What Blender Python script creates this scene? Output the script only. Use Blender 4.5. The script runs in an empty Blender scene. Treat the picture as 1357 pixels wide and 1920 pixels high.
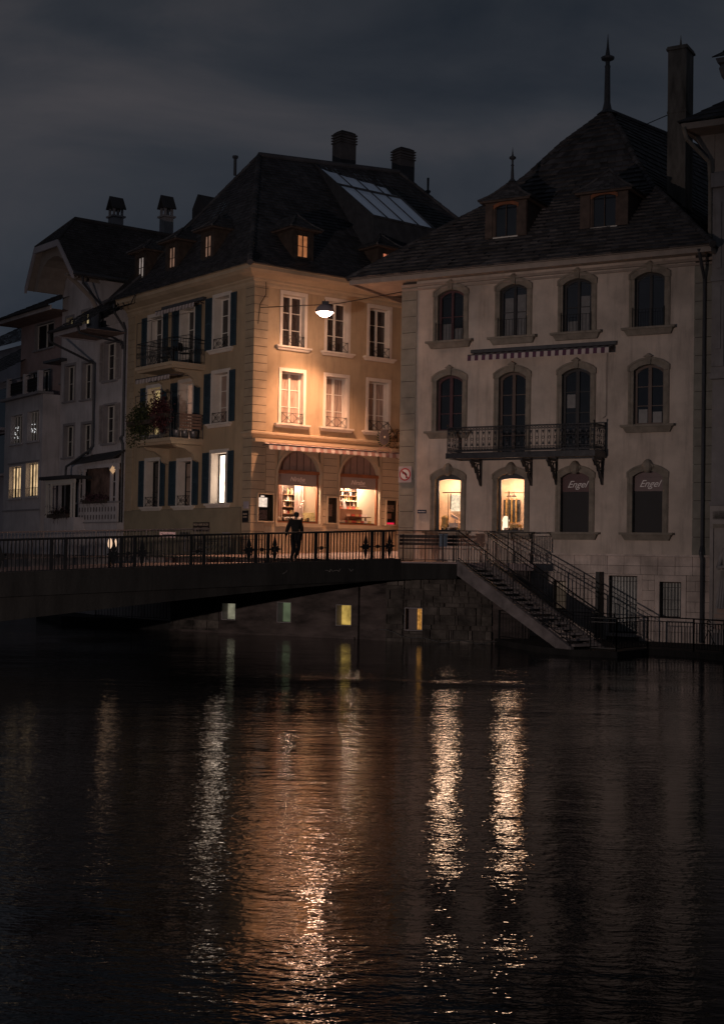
import bpy, bmesh, math, random
from mathutils import Vector, Matrix, noise
random.seed(7)
PI = math.pi
S = bpy.context.scene
COL = S.collection

# ------------------------------------------------------------------ camera
H_EYE = 3.1
cam_d = bpy.data.cameras.new("camera"); cam = bpy.data.objects.new("camera", cam_d); COL.objects.link(cam)
pit, rol = math.radians(1.75), math.radians(.97)
fw = Vector((0, math.cos(pit), math.sin(pit))); up0 = Vector((0, -math.sin(pit), math.cos(pit))); rt0 = Vector((1, 0, 0))
Rv = rt0*math.cos(rol) + up0*math.sin(rol); Uv = -rt0*math.sin(rol) + up0*math.cos(rol)
M = Matrix((Rv, Uv, -fw)).transposed().to_4x4(); M.translation = Vector((0, 0, H_EYE))
cam.matrix_world = M
cam_d.sensor_fit = 'HORIZONTAL'; cam_d.sensor_width = 36; cam_d.lens = 2600/1357*36
cam_d.clip_start = .1; cam_d.clip_end = 2000
S.camera = cam

# ------------------------------------------------------------------ sky
w = bpy.data.worlds.new("World"); S.world = w; w.use_nodes = True
nt = w.node_tree; nt.nodes.clear()
N = nt.nodes.new; Lk = nt.links.new
tc = N('ShaderNodeTexCoord'); mp = N('ShaderNodeMapping'); mp.inputs['Scale'].default_value = (2.0, 1.2, 4.6)
mp.inputs['Rotation'].default_value = (0, .12, .3); mp.inputs['Location'].default_value = (.4, 0, .55)
Lk(tc.outputs['Generated'], mp.inputs['Vector'])
nz = N('ShaderNodeTexNoise'); nz.inputs['Scale'].default_value = 1.5; nz.inputs['Detail'].default_value = 7; nz.inputs['Roughness'].default_value = .52
nz.inputs['Distortion'].default_value = .5
Lk(mp.outputs[0], nz.inputs['Vector'])
cr = N('ShaderNodeValToRGB'); e = cr.color_ramp.elements
e[0].position = .36; e[0].color = (.0185, .0240, .0335, 1)
e[1].position = .72; e[1].color = (.064, .061, .068, 1)
m_ = e.new(.53); m_.color = (.033, .0375, .047, 1)
Lk(nz.outputs['Fac'], cr.inputs['Fac'])
# the town's glow makes the cloud paler low over the roofs
sx = N('ShaderNodeSeparateXYZ'); Lk(tc.outputs['Generated'], sx.inputs[0])
mr = N('ShaderNodeMapRange'); mr.inputs['From Min'].default_value = .02; mr.inputs['From Max'].default_value = .42
mr.inputs['To Min'].default_value = 1.25; mr.inputs['To Max'].default_value = .72
Lk(sx.outputs['Z'], mr.inputs['Value'])
vm = N('ShaderNodeVectorMath'); vm.operation = 'SCALE'; Lk(cr.outputs['Color'], vm.inputs[0]); Lk(mr.outputs[0], vm.inputs['Scale'])
bg = N('ShaderNodeBackground'); bg.inputs['Strength'].default_value = 1.0; Lk(vm.outputs[0], bg.inputs['Color'])
wo = N('ShaderNodeOutputWorld'); Lk(bg.outputs[0], wo.inputs['Surface'])
S.view_settings.view_transform = 'Standard'; S.view_settings.look = 'None'
S.view_settings.exposure = 0; S.view_settings.gamma = 1
S.cycles.use_denoising = True
S.cycles.max_bounces = 8; S.cycles.diffuse_bounces = 3; S.cycles.glossy_bounces = 3
S.cycles.sample_clamp_indirect = 4; S.cycles.caustics_reflective = False; S.cycles.caustics_refractive = False

# ------------------------------------------------------------------ materials
def mat(name, col, rough=.8, var=.18, scale=1.5, bump=0., bscale=25., metal=0., emit=None, estr=1., spec=.4, streak=None, island=0., stain=0.):
    m = bpy.data.materials.new(name); m.use_nodes = True; t = m.node_tree; b = t.nodes['Principled BSDF']
    b.inputs['Roughness'].default_value = rough; b.inputs['Metallic'].default_value = metal
    b.inputs['Specular IOR Level'].default_value = spec
    c = t.nodes.new('ShaderNodeTexCoord')
    n1 = t.nodes.new('ShaderNodeTexNoise'); n1.inputs['Scale'].default_value = scale; n1.inputs['Detail'].default_value = 6
    n1.inputs['Roughness'].default_value = .62
    if streak:
        mm = t.nodes.new('ShaderNodeMapping'); mm.inputs['Scale'].default_value = streak
        t.links.new(c.outputs['Object'], mm.inputs[0]); t.links.new(mm.outputs[0], n1.inputs['Vector'])
    else:
        t.links.new(c.outputs['Object'], n1.inputs['Vector'])
    r = t.nodes.new('ShaderNodeValToRGB'); q = r.color_ramp.elements
    lo = [max(0, x*(1-var*1.6)) for x in col]; hi = [min(1, x*(1+var)) for x in col]
    q[0].position = .3; q[0].color = (*lo, 1); q[1].position = .68; q[1].color = (*hi, 1)
    t.links.new(n1.outputs['Fac'], r.inputs['Fac']); out = r.outputs['Color']
    def scaled(out, fac):
        v = t.nodes.new('ShaderNodeVectorMath'); v.operation = 'SCALE'; t.links.new(out, v.inputs[0]); t.links.new(fac, v.inputs['Scale']); return v.outputs[0]
    if island:      # every tile or block its own shade
        g = t.nodes.new('ShaderNodeNewGeometry'); mr = t.nodes.new('ShaderNodeMapRange'); mr.inputs['To Min'].default_value = 1-island; mr.inputs['To Max'].default_value = 1+island
        t.links.new(g.outputs['Random Per Island'], mr.inputs['Value']); out = scaled(out, mr.outputs[0])
    if stain:       # rain streaks and damp patches in the render
        ms = t.nodes.new('ShaderNodeMapping'); ms.inputs['Scale'].default_value = (2.6, 2.6, .28); t.links.new(c.outputs['Object'], ms.inputs[0])
        ns = t.nodes.new('ShaderNodeTexNoise'); ns.inputs['Scale'].default_value = 1.3; ns.inputs['Detail'].default_value = 7; ns.inputs['Roughness'].default_value = .7; t.links.new(ms.outputs[0], ns.inputs['Vector'])
        nb = t.nodes.new('ShaderNodeTexNoise'); nb.inputs['Scale'].default_value = .45; nb.inputs['Detail'].default_value = 5; t.links.new(c.outputs['Object'], nb.inputs['Vector'])
        for q_, lo_, hi_ in ((ns, .50, .72), (nb, .48, .70)):
            mr = t.nodes.new('ShaderNodeMapRange'); mr.inputs['From Min'].default_value = lo_; mr.inputs['From Max'].default_value = hi_; mr.inputs['To Min'].default_value = 1.; mr.inputs['To Max'].default_value = 1-stain
            t.links.new(q_.outputs['Fac'], mr.inputs['Value']); out = scaled(out, mr.outputs[0])
    t.links.new(out, b.inputs['Base Color'])
    if bump:
        n2 = t.nodes.new('ShaderNodeTexNoise'); n2.inputs['Scale'].default_value = bscale; n2.inputs['Detail'].default_value = 4
        t.links.new(c.outputs['Object'], n2.inputs['Vector'])
        bp = t.nodes.new('ShaderNodeBump'); bp.inputs['Distance'].default_value = bump
        t.links.new(n2.outputs['Fac'], bp.inputs['Height']); t.links.new(bp.outputs[0], b.inputs['Normal'])
    if emit:
        b.inputs['Emission Color'].default_value = (*emit, 1); b.inputs['Emission Strength'].default_value = estr
    return m

def glow(name, col, s, var=.35, scale=3.):
    """a lit surface (curtain, lit room, lens): emission with the room's uneven brightness"""
    m = bpy.data.materials.new(name); m.use_nodes = True; t = m.node_tree; t.nodes.clear()
    c = t.nodes.new('ShaderNodeTexCoord'); n = t.nodes.new('ShaderNodeTexNoise'); n.inputs['Scale'].default_value = scale
    t.links.new(c.outputs['Object'], n.inputs['Vector'])
    r = t.nodes.new('ShaderNodeMapRange'); r.inputs['From Min'].default_value = .3; r.inputs['From Max'].default_value = .7
    r.inputs['To Min'].default_value = s*(1-var); r.inputs['To Max'].default_value = s*(1+var)
    t.links.new(n.outputs['Fac'], r.inputs['Value'])
    em = t.nodes.new('ShaderNodeEmission'); em.inputs['Color'].default_value = (*col, 1)
    t.links.new(r.outputs[0], em.inputs['Strength'])
    o = t.nodes.new('ShaderNodeOutputMaterial'); t.links.new(em.outputs[0], o.inputs['Surface'])
    return m

def clear_glass(name):
    m = bpy.data.materials.new(name); m.use_nodes = True; t = m.node_tree; t.nodes.clear()
    a = t.nodes.new('ShaderNodeBsdfTransparent'); g = t.nodes.new('ShaderNodeBsdfGlossy'); g.inputs['Roughness'].default_value = .02
    f = t.nodes.new('ShaderNodeFresnel'); f.inputs['IOR'].default_value = 1.35
    x = t.nodes.new('ShaderNodeMixShader'); t.links.new(f.outputs[0], x.inputs[0]); t.links.new(a.outputs[0], x.inputs[1]); t.links.new(g.outputs[0], x.inputs[2])
    o = t.nodes.new('ShaderNodeOutputMaterial'); t.links.new(x.outputs[0], o.inputs['Surface'])
    return m

ochre = mat('ochre_render', (.48, .36, .235), .9, .12, .9, .006, 40, stain=.28)
ochre_trim = mat('ochre_trim', (.50, .39, .27), .85, .1, 1.2, .004, 30)
quoin_m = mat('quoin_render', (.43, .335, .23), .9, .12, 1.4, .006, 30)
white_p = mat('white_paint', (.70, .63, .56), .6, .08, 2)
sash_w = mat('white_sash', (.72, .68, .62), .45, .05, 4)
pinkr = mat('pink_render', (.62, .525, .455), .92, .14, .8, .006, 45, stain=.30)
stone_f = mat('grey_stone_trim', (.27, .235, .195), .85, .2, 3, .01, 40)
quoin_b = mat('grey_quoin', (.27, .255, .22), .9, .16, 1.6, .008, 30)
plinth_m = mat('sandstone_plinth', (.66, .55, .49), .9, .2, 1.3, .012, 25, island=.10, stain=.3)
joint_m = mat('dark_joint', (.06, .05, .045), .95)
roof_b = mat('old_clay_tile', (.078, .072, .075), .7, .25, 1.2, .01, 30, island=.45)
roof_a = mat('slate_brown_tile', (.060, .058, .064), .65, .25, 1.2, .008, 30, island=.4)
roof_c = mat('dark_tile', (.050, .047, .050), .8, .25, 1, island=.35)
lead_m = mat('dark_lead', (.06, .062, .07), .5, .2, 3)
wood_d = mat('dark_wood', (.07, .05, .04), .7, .3, 4)
wood_br = mat('brown_wood', (.10, .068, .055), .7, .25, 4)
soff = mat('soffit_boards', (.36, .30, .26), .8, .1, 3)
soff_br = mat('brown_soffit', (.30, .21, .18), .8, .2, 3)
shut_bl = mat('blue_shutter', (.033, .058, .078), .6, .15, 4)
shut_w = mat('pale_shutter', (.36, .32, .31), .7, .15, 4)
iron = mat('black_iron', (.012, .012, .013), .45, .2, 6, metal=.3)
iron_g = mat('grey_cast_iron', (.045, .045, .05), .4, .25, 6, metal=.4)
glass_d = mat('dark_window_glass', (.008, .009, .012), .04, .4, 1.2, spec=1.0, bump=.004, bscale=1.6)
glass_b = mat('sky_window_glass', (.02, .024, .032), .03, .2, 1., spec=1.0)
glass_c = clear_glass('clear_glass')
sky_gl = mat('skylight_glass', (.50, .56, .68), .12, .12, 2, spec=1, emit=(.55, .66, .9), estr=.035)  # pale colour stands in for reflected sky, faint emission added to brighten it
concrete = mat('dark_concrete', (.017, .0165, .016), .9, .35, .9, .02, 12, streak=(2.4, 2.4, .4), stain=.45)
pave = mat('pavement_stone', (.30, .235, .23), .85, .2, 1.2, .01, 20)
rubble = mat('rubble_stone', (.080, .070, .062), .95, .5, 1.8, .06, 7, island=.35)
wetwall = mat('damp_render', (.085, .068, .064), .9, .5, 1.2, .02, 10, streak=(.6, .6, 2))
house_w = mat('pale_render', (.46, .43, .46), .92, .1, .8, .006, 40)
house_w2 = mat('lilac_white_render', (.60, .56, .57), .92, .1, .8, .006, 40, stain=.25)
house_r = mat('rose_render', (.38, .28, .27), .92, .15, 1)
grey_r = mat('grey_render', (.30, .28, .29), .92, .15, 1)
darkhole = mat('dark_interior', (.012, .010, .010), .9)
cloth_d = mat('black_jacket', (.005, .0045, .0045), .85, .3, 6)
cloth_j = mat('dark_jeans', (.005, .0055, .009), .9, .3, 6)
skin_m = mat('skin', (.30, .19, .14), .6)
hair_m = mat('dark_hair', (.012, .009, .007), .6)
leaf_m = mat('leaf_green', (.045, .055, .018), .7, .4, 6)
leaf_r = mat('leaf_wine', (.085, .025, .028), .7, .4, 6)
pot_m = mat('metal_pot', (.30, .27, .26), .35, .1, 3, metal=.6)
red_m = mat('sign_red', (.45, .02, .03), .5); black_m = mat('sign_black', (.012, .012, .012), .5)
sign_w = mat('sign_white', (.72, .70, .70), .5, .04)
sign_bl = mat('sign_blue', (.02, .035, .08), .4)
awn_w = mat('awning_white', (.58, .50, .48), .9, .06); awn_r = mat('awning_red', (.38, .22, .20), .9, .1)
awn_v = mat('awning_violet', (.12, .05, .09), .9, .1)
stucco_g = mat('stone_relief', (.30, .28, .28), .9, .1, 2, stain=.3)
wine_b = mat('wine_blind', (.085, .028, .03), .35, .1, 3, spec=.6)
char_b = mat('charcoal_shutter', (.018, .017, .02), .6, .1, 3)
band_g = mat('taupe_band', (.33, .27, .25), .6, .05)
fan_m = mat('fanlight_boards', (.30, .20, .17), .6, .1, 3)
orange_w = mat('orange_brown_wood', (.28, .10, .045), .55, .15, 5)
letter = mat('cream_letters', (.85, .72, .66), .5, .02)
letter_g = mat('pale_letters', (.62, .56, .54), .5, .02, emit=(.6, .5, .48), estr=.06)
letter_br = mat('bronze_letters', (.42, .33, .24), .5, .02)
cream = mat('cream_panel', (.74, .64, .50), .8, .04)
curt = mat('striped_curtain', (.60, .42, .36), .85, .35, 9, streak=(14, 14, .3))
shelf_w = mat('shelf_wood', (.25, .14, .09), .6)
bottle_m = mat('bottle_dark', (.05, .03, .025), .2, .3, 5)
prod_r = mat('red_goods', (.55, .10, .08), .5, .3, 9)
prod_w = mat('white_goods', (.75, .62, .55), .5, .2, 9)
vest = mat('gold_goods', (.55, .38, .15), .6, .3, 9)
lens_m = glow('lamp_lens', (1., .66, .48), 34., .05)
lit_white = glow('lit_room_white', (1., .78, .60), 3.2, .45, 2.2)
lit_warm = glow('lit_room_warm', (1., .60, .30), .75, .5, 3.)
lit_yel = glow('lit_curtain_yellow', (1., .72, .33), .42, .4, 5.)
lit_dim = glow('dim_lit_blind', (.85, .48, .33), .20, .3, 3.)
lit_orange = glow('orange_lit_blind', (1., .36, .14), .34, .22, 4.)
lit_orange2 = glow('orange_small_lit', (1., .30, .16), .55, .3, 6.)
lit_blue = glow('cool_shop_light', (.55, .68, .72), .26, .5, 2.5)
lit_green = glow('green_lit_pane', (.50, .62, .36), .15, .25, 2.)
lit_gold = glow('gold_lit_pane', (1., .66, .16), .42, .4, 3.)
lit_grey = glow('grey_pane_reveal_glow', (.75, .62, .56), .30, .3, 2.)
lit_sage = glow('sage_lit_pane', (.70, .66, .46), .24, .35, 4.)
lit_lamp = glow('warm_bulb', (1., .66, .44), .95, .1)

# ------------------------------------------------------------------ frames and mesh builder
class FR:
    """a facade's own axes: u along the wall, v outwards, z up"""
    def __init__(s, o, yaw, out, right=1):
        a = math.radians(yaw); s.o = Vector((o[0], o[1], 0)); s.d = Vector((math.sin(a), math.cos(a), 0))
        n = Vector((math.cos(a), -math.sin(a), 0)); s.n = n*out; s.right = right
    def W(s, u, v, z): return s.o + s.d*u + s.n*v + Vector((0, 0, z))
    def shift(s, u, v, yaw=None):
        f = FR((0, 0), 0, 1, s.right); f.o = s.o + s.d*u + s.n*v; f.d = s.d.copy(); f.n = s.n.copy(); return f

class MB:
    def __init__(s): s.v = []; s.f = []
    def poly(s, pts):
        b = len(s.v); s.v += [Vector(p) for p in pts]; s.f.append(tuple(range(b, b+len(pts))))
    def hexa(s, p):   # p: 8 points, bottom loop 0-3, top loop 4-7
        b = len(s.v); s.v += [Vector(q) for q in p]
        for f in ((0, 3, 2, 1), (4, 5, 6, 7), (0, 1, 5, 4), (1, 2, 6, 5), (2, 3, 7, 6), (3, 0, 4, 7)): s.f.append(tuple(b+i for i in f))
    def box(s, F, u0, u1, v0, v1, z0, z1):
        W = F.W; s.hexa([W(u0, v0, z0), W(u1, v0, z0), W(u1, v1, z0), W(u0, v1, z0), W(u0, v0, z1), W(u1, v0, z1), W(u1, v1, z1), W(u0, v1, z1)])
    def taper(s, F, u0, u1, v0, v1, z0, z1, du, dv):   # top grown by du on both sides and dv outwards
        W = F.W; s.hexa([W(u0, v0, z0), W(u1, v0, z0), W(u1, v1, z0), W(u0, v1, z0), W(u0-du, v0, z1), W(u1+du, v0, z1), W(u1+du, v1+dv, z1), W(u0-du, v1+dv, z1)])
    def prism(s, F, pts, v0, v1):
        n = len(pts); b = len(s.v)
        s.v += [F.W(u, v0, z) for u, z in pts] + [F.W(u, v1, z) for u, z in pts]
        s.f.append(tuple(b+i for i in range(n))); s.f.append(tuple(b+n+i for i in reversed(range(n))))
        for i in range(n):
            j = (i+1) % n; s.f.append((b+i, b+j, b+n+j, b+n+i))
    def ring(s, F, outer, inner, v0, v1):
        n = len(outer); b = len(s.v)
        for pts, v in ((outer, v0), (outer, v1), (inner, v0), (inner, v1)): s.v += [F.W(u, v, z) for u, z in pts]
        for i in range(n):
            j = (i+1) % n
            s.f.append((b+n+i, b+n+j, b+3*n+j, b+3*n+i)); s.f.append((b+i, b+j, b+n+j, b+n+i))
            s.f.append((b+2*n+i, b+2*n+j, b+3*n+j, b+3*n+i)); s.f.append((b+i, b+2*n+i, b+2*n+j, b+j))
    def bar(s, a, c, r, r2=None, n=4, cap=True):
        a = Vector(a); c = Vector(c); d = (c-a)
        if d.length < 1e-6: return
        d.normalize(); x = d.cross(Vector((0, 0, 1)))
        if x.length < 1e-3: x = Vector((1, 0, 0))
        x.normalize(); y = d.cross(x); r2 = r if r2 is None else r2; b = len(s.v)
        for p, q in ((a, r), (c, r2)):
            for i in range(n):
                t = 2*PI*(i+.5)/n; s.v.append(p + (x*math.cos(t)+y*math.sin(t))*q)
        for i in range(n):
            j = (i+1) % n; s.f.append((b+i, b+j, b+n+j, b+n+i))
        if cap: s.f.append(tuple(b+i for i in range(n))); s.f.append(tuple(b+n+i for i in reversed(range(n))))
    def path(s, pts, r, n=6):
        for a, c in zip(pts, pts[1:]): s.bar(a, c, r, n=n)
    def lathe(s, c, prof, n=10, up=Vector((0, 0, 1))):
        c = Vector(c); b = len(s.v)
        for r, z in prof:
            for i in range(n):
                t = 2*PI*i/n; s.v.append(c + Vector((r*math.cos(t), r*math.sin(t), z)))
        for k in range(len(prof)-1):
            for i in range(n):
                j = (i+1) % n; s.f.append((b+k*n+i, b+k*n+j, b+(k+1)*n+j, b+(k+1)*n+i))
        s.f.append(tuple(b+i for i in range(n))); s.f.append(tuple(b+(len(prof)-1)*n+i for i in reversed(range(n))))
    def build(s, name, m, parent=None, smooth=False):
        me = bpy.data.meshes.new(name); o = bpy.data.objects.new(name, me); COL.objects.link(o)
        base = root_loc(parent) if parent else None
        if base is None:
            if s.v:
                mn = Vector((min(v.x for v in s.v), min(v.y for v in s.v), min(v.z for v in s.v))); mx = Vector((max(v.x for v in s.v), max(v.y for v in s.v), 0))
                base = Vector(((mn.x+mx.x)/2, (mn.y+mx.y)/2, mn.z))
            o.location = base
        me.from_pydata([tuple(v-base) for v in s.v], [], s.f)
        if parent: o.parent = parent
        me.materials.append(m)
        if smooth:
            for p in me.polygons: p.use_smooth = True
        return o

def root_loc(o):
    l = Vector((0, 0, 0))
    while o: l += o.location; o = o.parent
    return l
def tag(o, label=None, cat=None, group=None, kind=None):
    if label: o['label'] = label
    if cat: o['category'] = cat
    if group: o['group'] = group
    if kind: o['kind'] = kind
    return o
def empty(name, loc, label, cat, group=None):
    o = bpy.data.objects.new(name, None); COL.objects.link(o); o.location = loc; o.empty_display_size = .2
    return tag(o, label, cat, group)
def dup(root, delta, label=None):
    r = root.copy(); COL.objects.link(r); r.location = root.location + delta
    if label: r['label'] = label
    for ch in [c for c in bpy.data.objects if c.parent == root]:
        c = ch.copy(); COL.objects.link(c); c.parent = r
        for g in [x for x in bpy.data.objects if x.parent == ch]:
            k = g.copy(); COL.objects.link(k); k.parent = c
    return r

def text(F, s, u, v, z, size, m, parent, shear=0., name='lettering', ext=.006, bold=0.):
    cu = bpy.data.curves.new(name, 'FONT'); cu.body = s; cu.size = size; cu.shear = shear; cu.align_x = 'CENTER'; cu.align_y = 'CENTER'
    cu.extrude = ext; cu.offset = bold
    t = bpy.data.objects.new('tmp', cu); COL.objects.link(t); bpy.context.view_layer.update()
    me = bpy.data.meshes.new_from_object(t.evaluated_get(bpy.context.evaluated_depsgraph_get()))
    bpy.data.objects.remove(t); o = bpy.data.objects.new(name, me); COL.objects.link(o)
    base = root_loc(parent); c = F.W(u, v, z) - base; x = F.d*F.right
    for q in me.vertices: q.co = c + x*q.co.x + Vector((0, 0, 1))*q.co.y + F.n*q.co.z
    me.materials.clear(); me.materials.append(m); o.parent = parent
    return o

def wall(mb, F, u0, u1, z0, z1, holes, depth=.25, v=0.):
    us = sorted({u0, u1, *[x for h in holes for x in h[:2]]}); zs = sorted({z0, z1, *[x for h in holes for x in h[2:4]]})
    us = [x for x in us if u0 <= x <= u1]; zs = [x for x in zs if z0 <= x <= z1]
    for a, b in zip(us, us[1:]):
        for c, d in zip(zs, zs[1:]):
            mu, mz = (a+b)/2, (c+d)/2
            if any(h[0] < mu < h[1] and h[2] < mz < h[3] for h in holes): continue
            mb.poly([F.W(a, v, c), F.W(b, v, c), F.W(b, v, d), F.W(a, v, d)])
    for h in holes:
        a, b, c, d = h[:4]; dp = h[4] if len(h) > 4 else depth
        P = [(a, c), (b, c), (b, d), (a, d)]
        for i in range(4):
            p, q = P[i], P[(i+1) % 4]; mb.poly([F.W(p[0], v, p[1]), F.W(q[0], v, q[1]), F.W(q[0], v-dp, q[1]), F.W(p[0], v-dp, p[1])])

def arch(uc, w, z0, zs, rise, n=12):
    """outline: up one side, over a segmental arch, down the other; rise 0 is square"""
    h = w/2; pts = [(uc-h, z0), (uc-h, zs)]
    R = (h*h+rise*rise)/(2*rise) if rise > 1e-4 else None
    for i in range(1, n):
        x = -h + w*i/n
        pts.append((uc+x, zs + (math.sqrt(R*R-x*x)-(R-rise) if R else 0)))
    pts += [(uc+h, zs), (uc+h, z0)]
    return pts

def sashes(F, parent, uc, w, z0, z1, v, m, rows=3, fr=.06, mull=.1, rise=0, bar=.03):
    """two casement leaves with glazing bars"""
    mb = MB(); h = w/2
    o = arch(uc, w, z0, z1-rise, rise); i = arch(uc, w-2*fr, z0+fr, z1-rise-fr, rise)
    mb.ring(F, o, i, v, v+.05)
    mb.box(F, uc-mull/2, uc+mull/2, v+.004, v+.065, z0+fr, z1-fr)
    for k in range(1, rows):
        z = z0 + (z1-rise*.4-z0)*k/rows
        mb.box(F, uc-h+fr, uc-mull/2, v+.006, v+.04, z-bar/2, z+bar/2); mb.box(F, uc+mull/2, uc+h-fr, v+.006, v+.04, z-bar/2, z+bar/2)
    return mb.build('sash', m, parent)
def pane(F, parent, uc, w, z0, z1, v, m, rise=0, name='pane'):
    mb = MB(); mb.poly([F.W(u, v, z) for u, z in arch(uc, w, z0, z1-rise, rise)]); return mb.build(name, m, parent)

def sill(F, parent, uc, w, zt, m, out=.16, h=.17):
    mb = MB(); mb.box(F, uc-w/2, uc+w/2, .002, out, zt-h*.4, zt)
    mb.taper(F, uc-w/2+.09, uc+w/2-.09, .002, out-.09, zt-h, zt-h*.4-.002, .05, .05)
    return mb.build('sill', m, parent)

def guard(F, parent, uc, w, z0, h, v, m=None, n=2):
    """low wrought iron window guard with crossed bars and a knob in the middle"""
    mb = MB(); r = .011; a, b = uc-w/2, uc+w/2
    for s_ in (0, 1):
        z = z0+.04 if s_ == 0 else z0+h
        mb.bar(F.W(a, v, z), F.W(b, v, z), r)
    for u in (a, b): mb.bar(F.W(u, v, z0), F.W(u, v, z0+h+.03), r*1.3); mb.bar(F.W(u, v, z0+h), F.W(u, v-.18, z0+h), r)
    for k in range(n):
        p, q = a+(b-a)*k/n, a+(b-a)*(k+1)/n
        mb.bar(F.W(p, v, z0+.04), F.W(q, v, z0+h), r*.8); mb.bar(F.W(q, v, z0+.04), F.W(p, v, z0+h), r*.8)
        c = F.W((p+q)/2, v, z0+h*.52)
        for i in range(8):
            t0, t1 = 2*PI*i/8, 2*PI*(i+1)/8
            mb.bar(c+F.d*.06*math.cos(t0)+Vector((0, 0, .06*math.sin(t0))), c+F.d*.06*math.cos(t1)+Vector((0, 0, .06*math.sin(t1))), r*.8)
    return mb.build('guard_rail', m or iron, parent)

def shutter(F, parent, u0, u1, z0, z1, m, v=.03, lean=.02):
    mb = MB(); t = .035; fr = .055
    mb.box(F, u0, u0+fr, v, v+t, z0, z1); mb.box(F, u1-fr, u1, v, v+t, z0, z1)
    zm = (z0+z1)/2
    for z in (z0, zm-fr/2, z1-fr): mb.box(F, u0+fr, u1-fr, v+.002, v+t-.002, z, z+fr)
    n = int((z1-z0)/.075)
    for k in range(n):
        z = z0+fr+.01+(z1-z0-2*fr)*k/n
        if abs(z-zm) < .06: continue
        W = F.W; mb.hexa([W(u0+fr, v, z+.03), W(u1-fr, v, z+.03), W(u1-fr, v+t-.004, z-.01), W(u0+fr, v+t-.004, z-.01),
                          W(u0+fr, v, z+.042), W(u1-fr, v, z+.042), W(u1-fr, v+t-.004, z+.002), W(u0+fr, v+t-.004, z+.002)])
    mb.box(F, u0+fr, u1-fr, v-.006, v-.002, z0+fr, z1-fr)
    return mb.build('shutter', m, parent)

def gf(g, s):
    for (a, b), (c, d) in zip(g, g[1:]):
        if s <= c: return b + (d-b)*(s-a)/(c-a)
    return g[-1][1]
LIN = [(0, 0), (1, 1)]
def tiles(mb, bl, br, tl, tr, rows, tw, lift=.03, g=LIN, jit=.008, s0=0.):
    """a roof slope laid in real courses of tiles, each a little tilted and uneven; g bends the slope (bellcast)"""
    bl, br, tl, tr = map(Vector, (bl, br, tl, tr))
    def P(s, t):
        a = bl + (tl-bl)*s; b = br + (tr-br)*s
        a.z = bl.z + (tl.z-bl.z)*gf(g, s); b.z = br.z + (tr.z-br.z)*gf(g, s)
        return a + (b-a)*t
    for i in range(rows):
        a, b = i/rows, (i+1)/rows
        if b < s0: continue
        A0, B0, A1 = P(a, 0), P(a, 1), P(b, 0); wd = (B0-A0).length
        if wd < .05: continue
        nrm = (B0-A0).cross(P(b, .5)-P(a, .5)).normalized()
        if nrm.z < 0: nrm = -nrm
        n = max(1, int(wd/tw)); off = (i % 2)*.5/n
        ts = [0] + [min(1, k/n+off) for k in range(0 if off else 1, n)] + [1]
        for t0, t1 in zip(ts, ts[1:]):
            if t1-t0 < 1e-4: continue
            l = lift + random.uniform(-jit, jit); e_ = .004/wd
            q0, q1 = P(a, t0+e_) + nrm*l, P(a, t1-e_) + nrm*(l+random.uniform(-jit, jit)*.5)
            q2, q3 = P(min(1, b+.12/rows), t1-e_) + nrm*.003, P(min(1, b+.12/rows), t0+e_) + nrm*.003
            mb.poly([q0, q1, q2, q3]); mb.poly([P(a, t0)-nrm*.005, P(a, t1)-nrm*.005, q1, q0])

def ridge(mb, a, b, g=LIN, r=.1, n=24):
    a, b = Vector(a), Vector(b); pts = []
    for i in range(n+1):
        s = i/n; p = a+(b-a)*s; p.z = a.z+(b.z-a.z)*gf(g, s); pts.append(p)
    for p, q in zip(pts, pts[1:]): mb.bar(p, q, r, r*.82, n=8)

def arrow(dirv, loc): return Vector(dirv).to_track_quat('-Z', 'Y').to_euler()

AR = FR((-4.396, 54.790), 52.2, 1)            # corner house, street front
AL = FR((-4.396, 54.790), -37.8, -1, right=-1)  # corner house and its neighbours, river front (u runs away to the left)
BF = FR((1.449, 54.073), 119.8, 1)            # pink house

# ------------------------------------------------------------------ ground, water, banks
def flat(name, pts, m, label=None, kind='structure'):
    mb = MB(); mb.poly(pts); o = mb.build(name, m); tag(o, label, None, None, kind); return o

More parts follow.
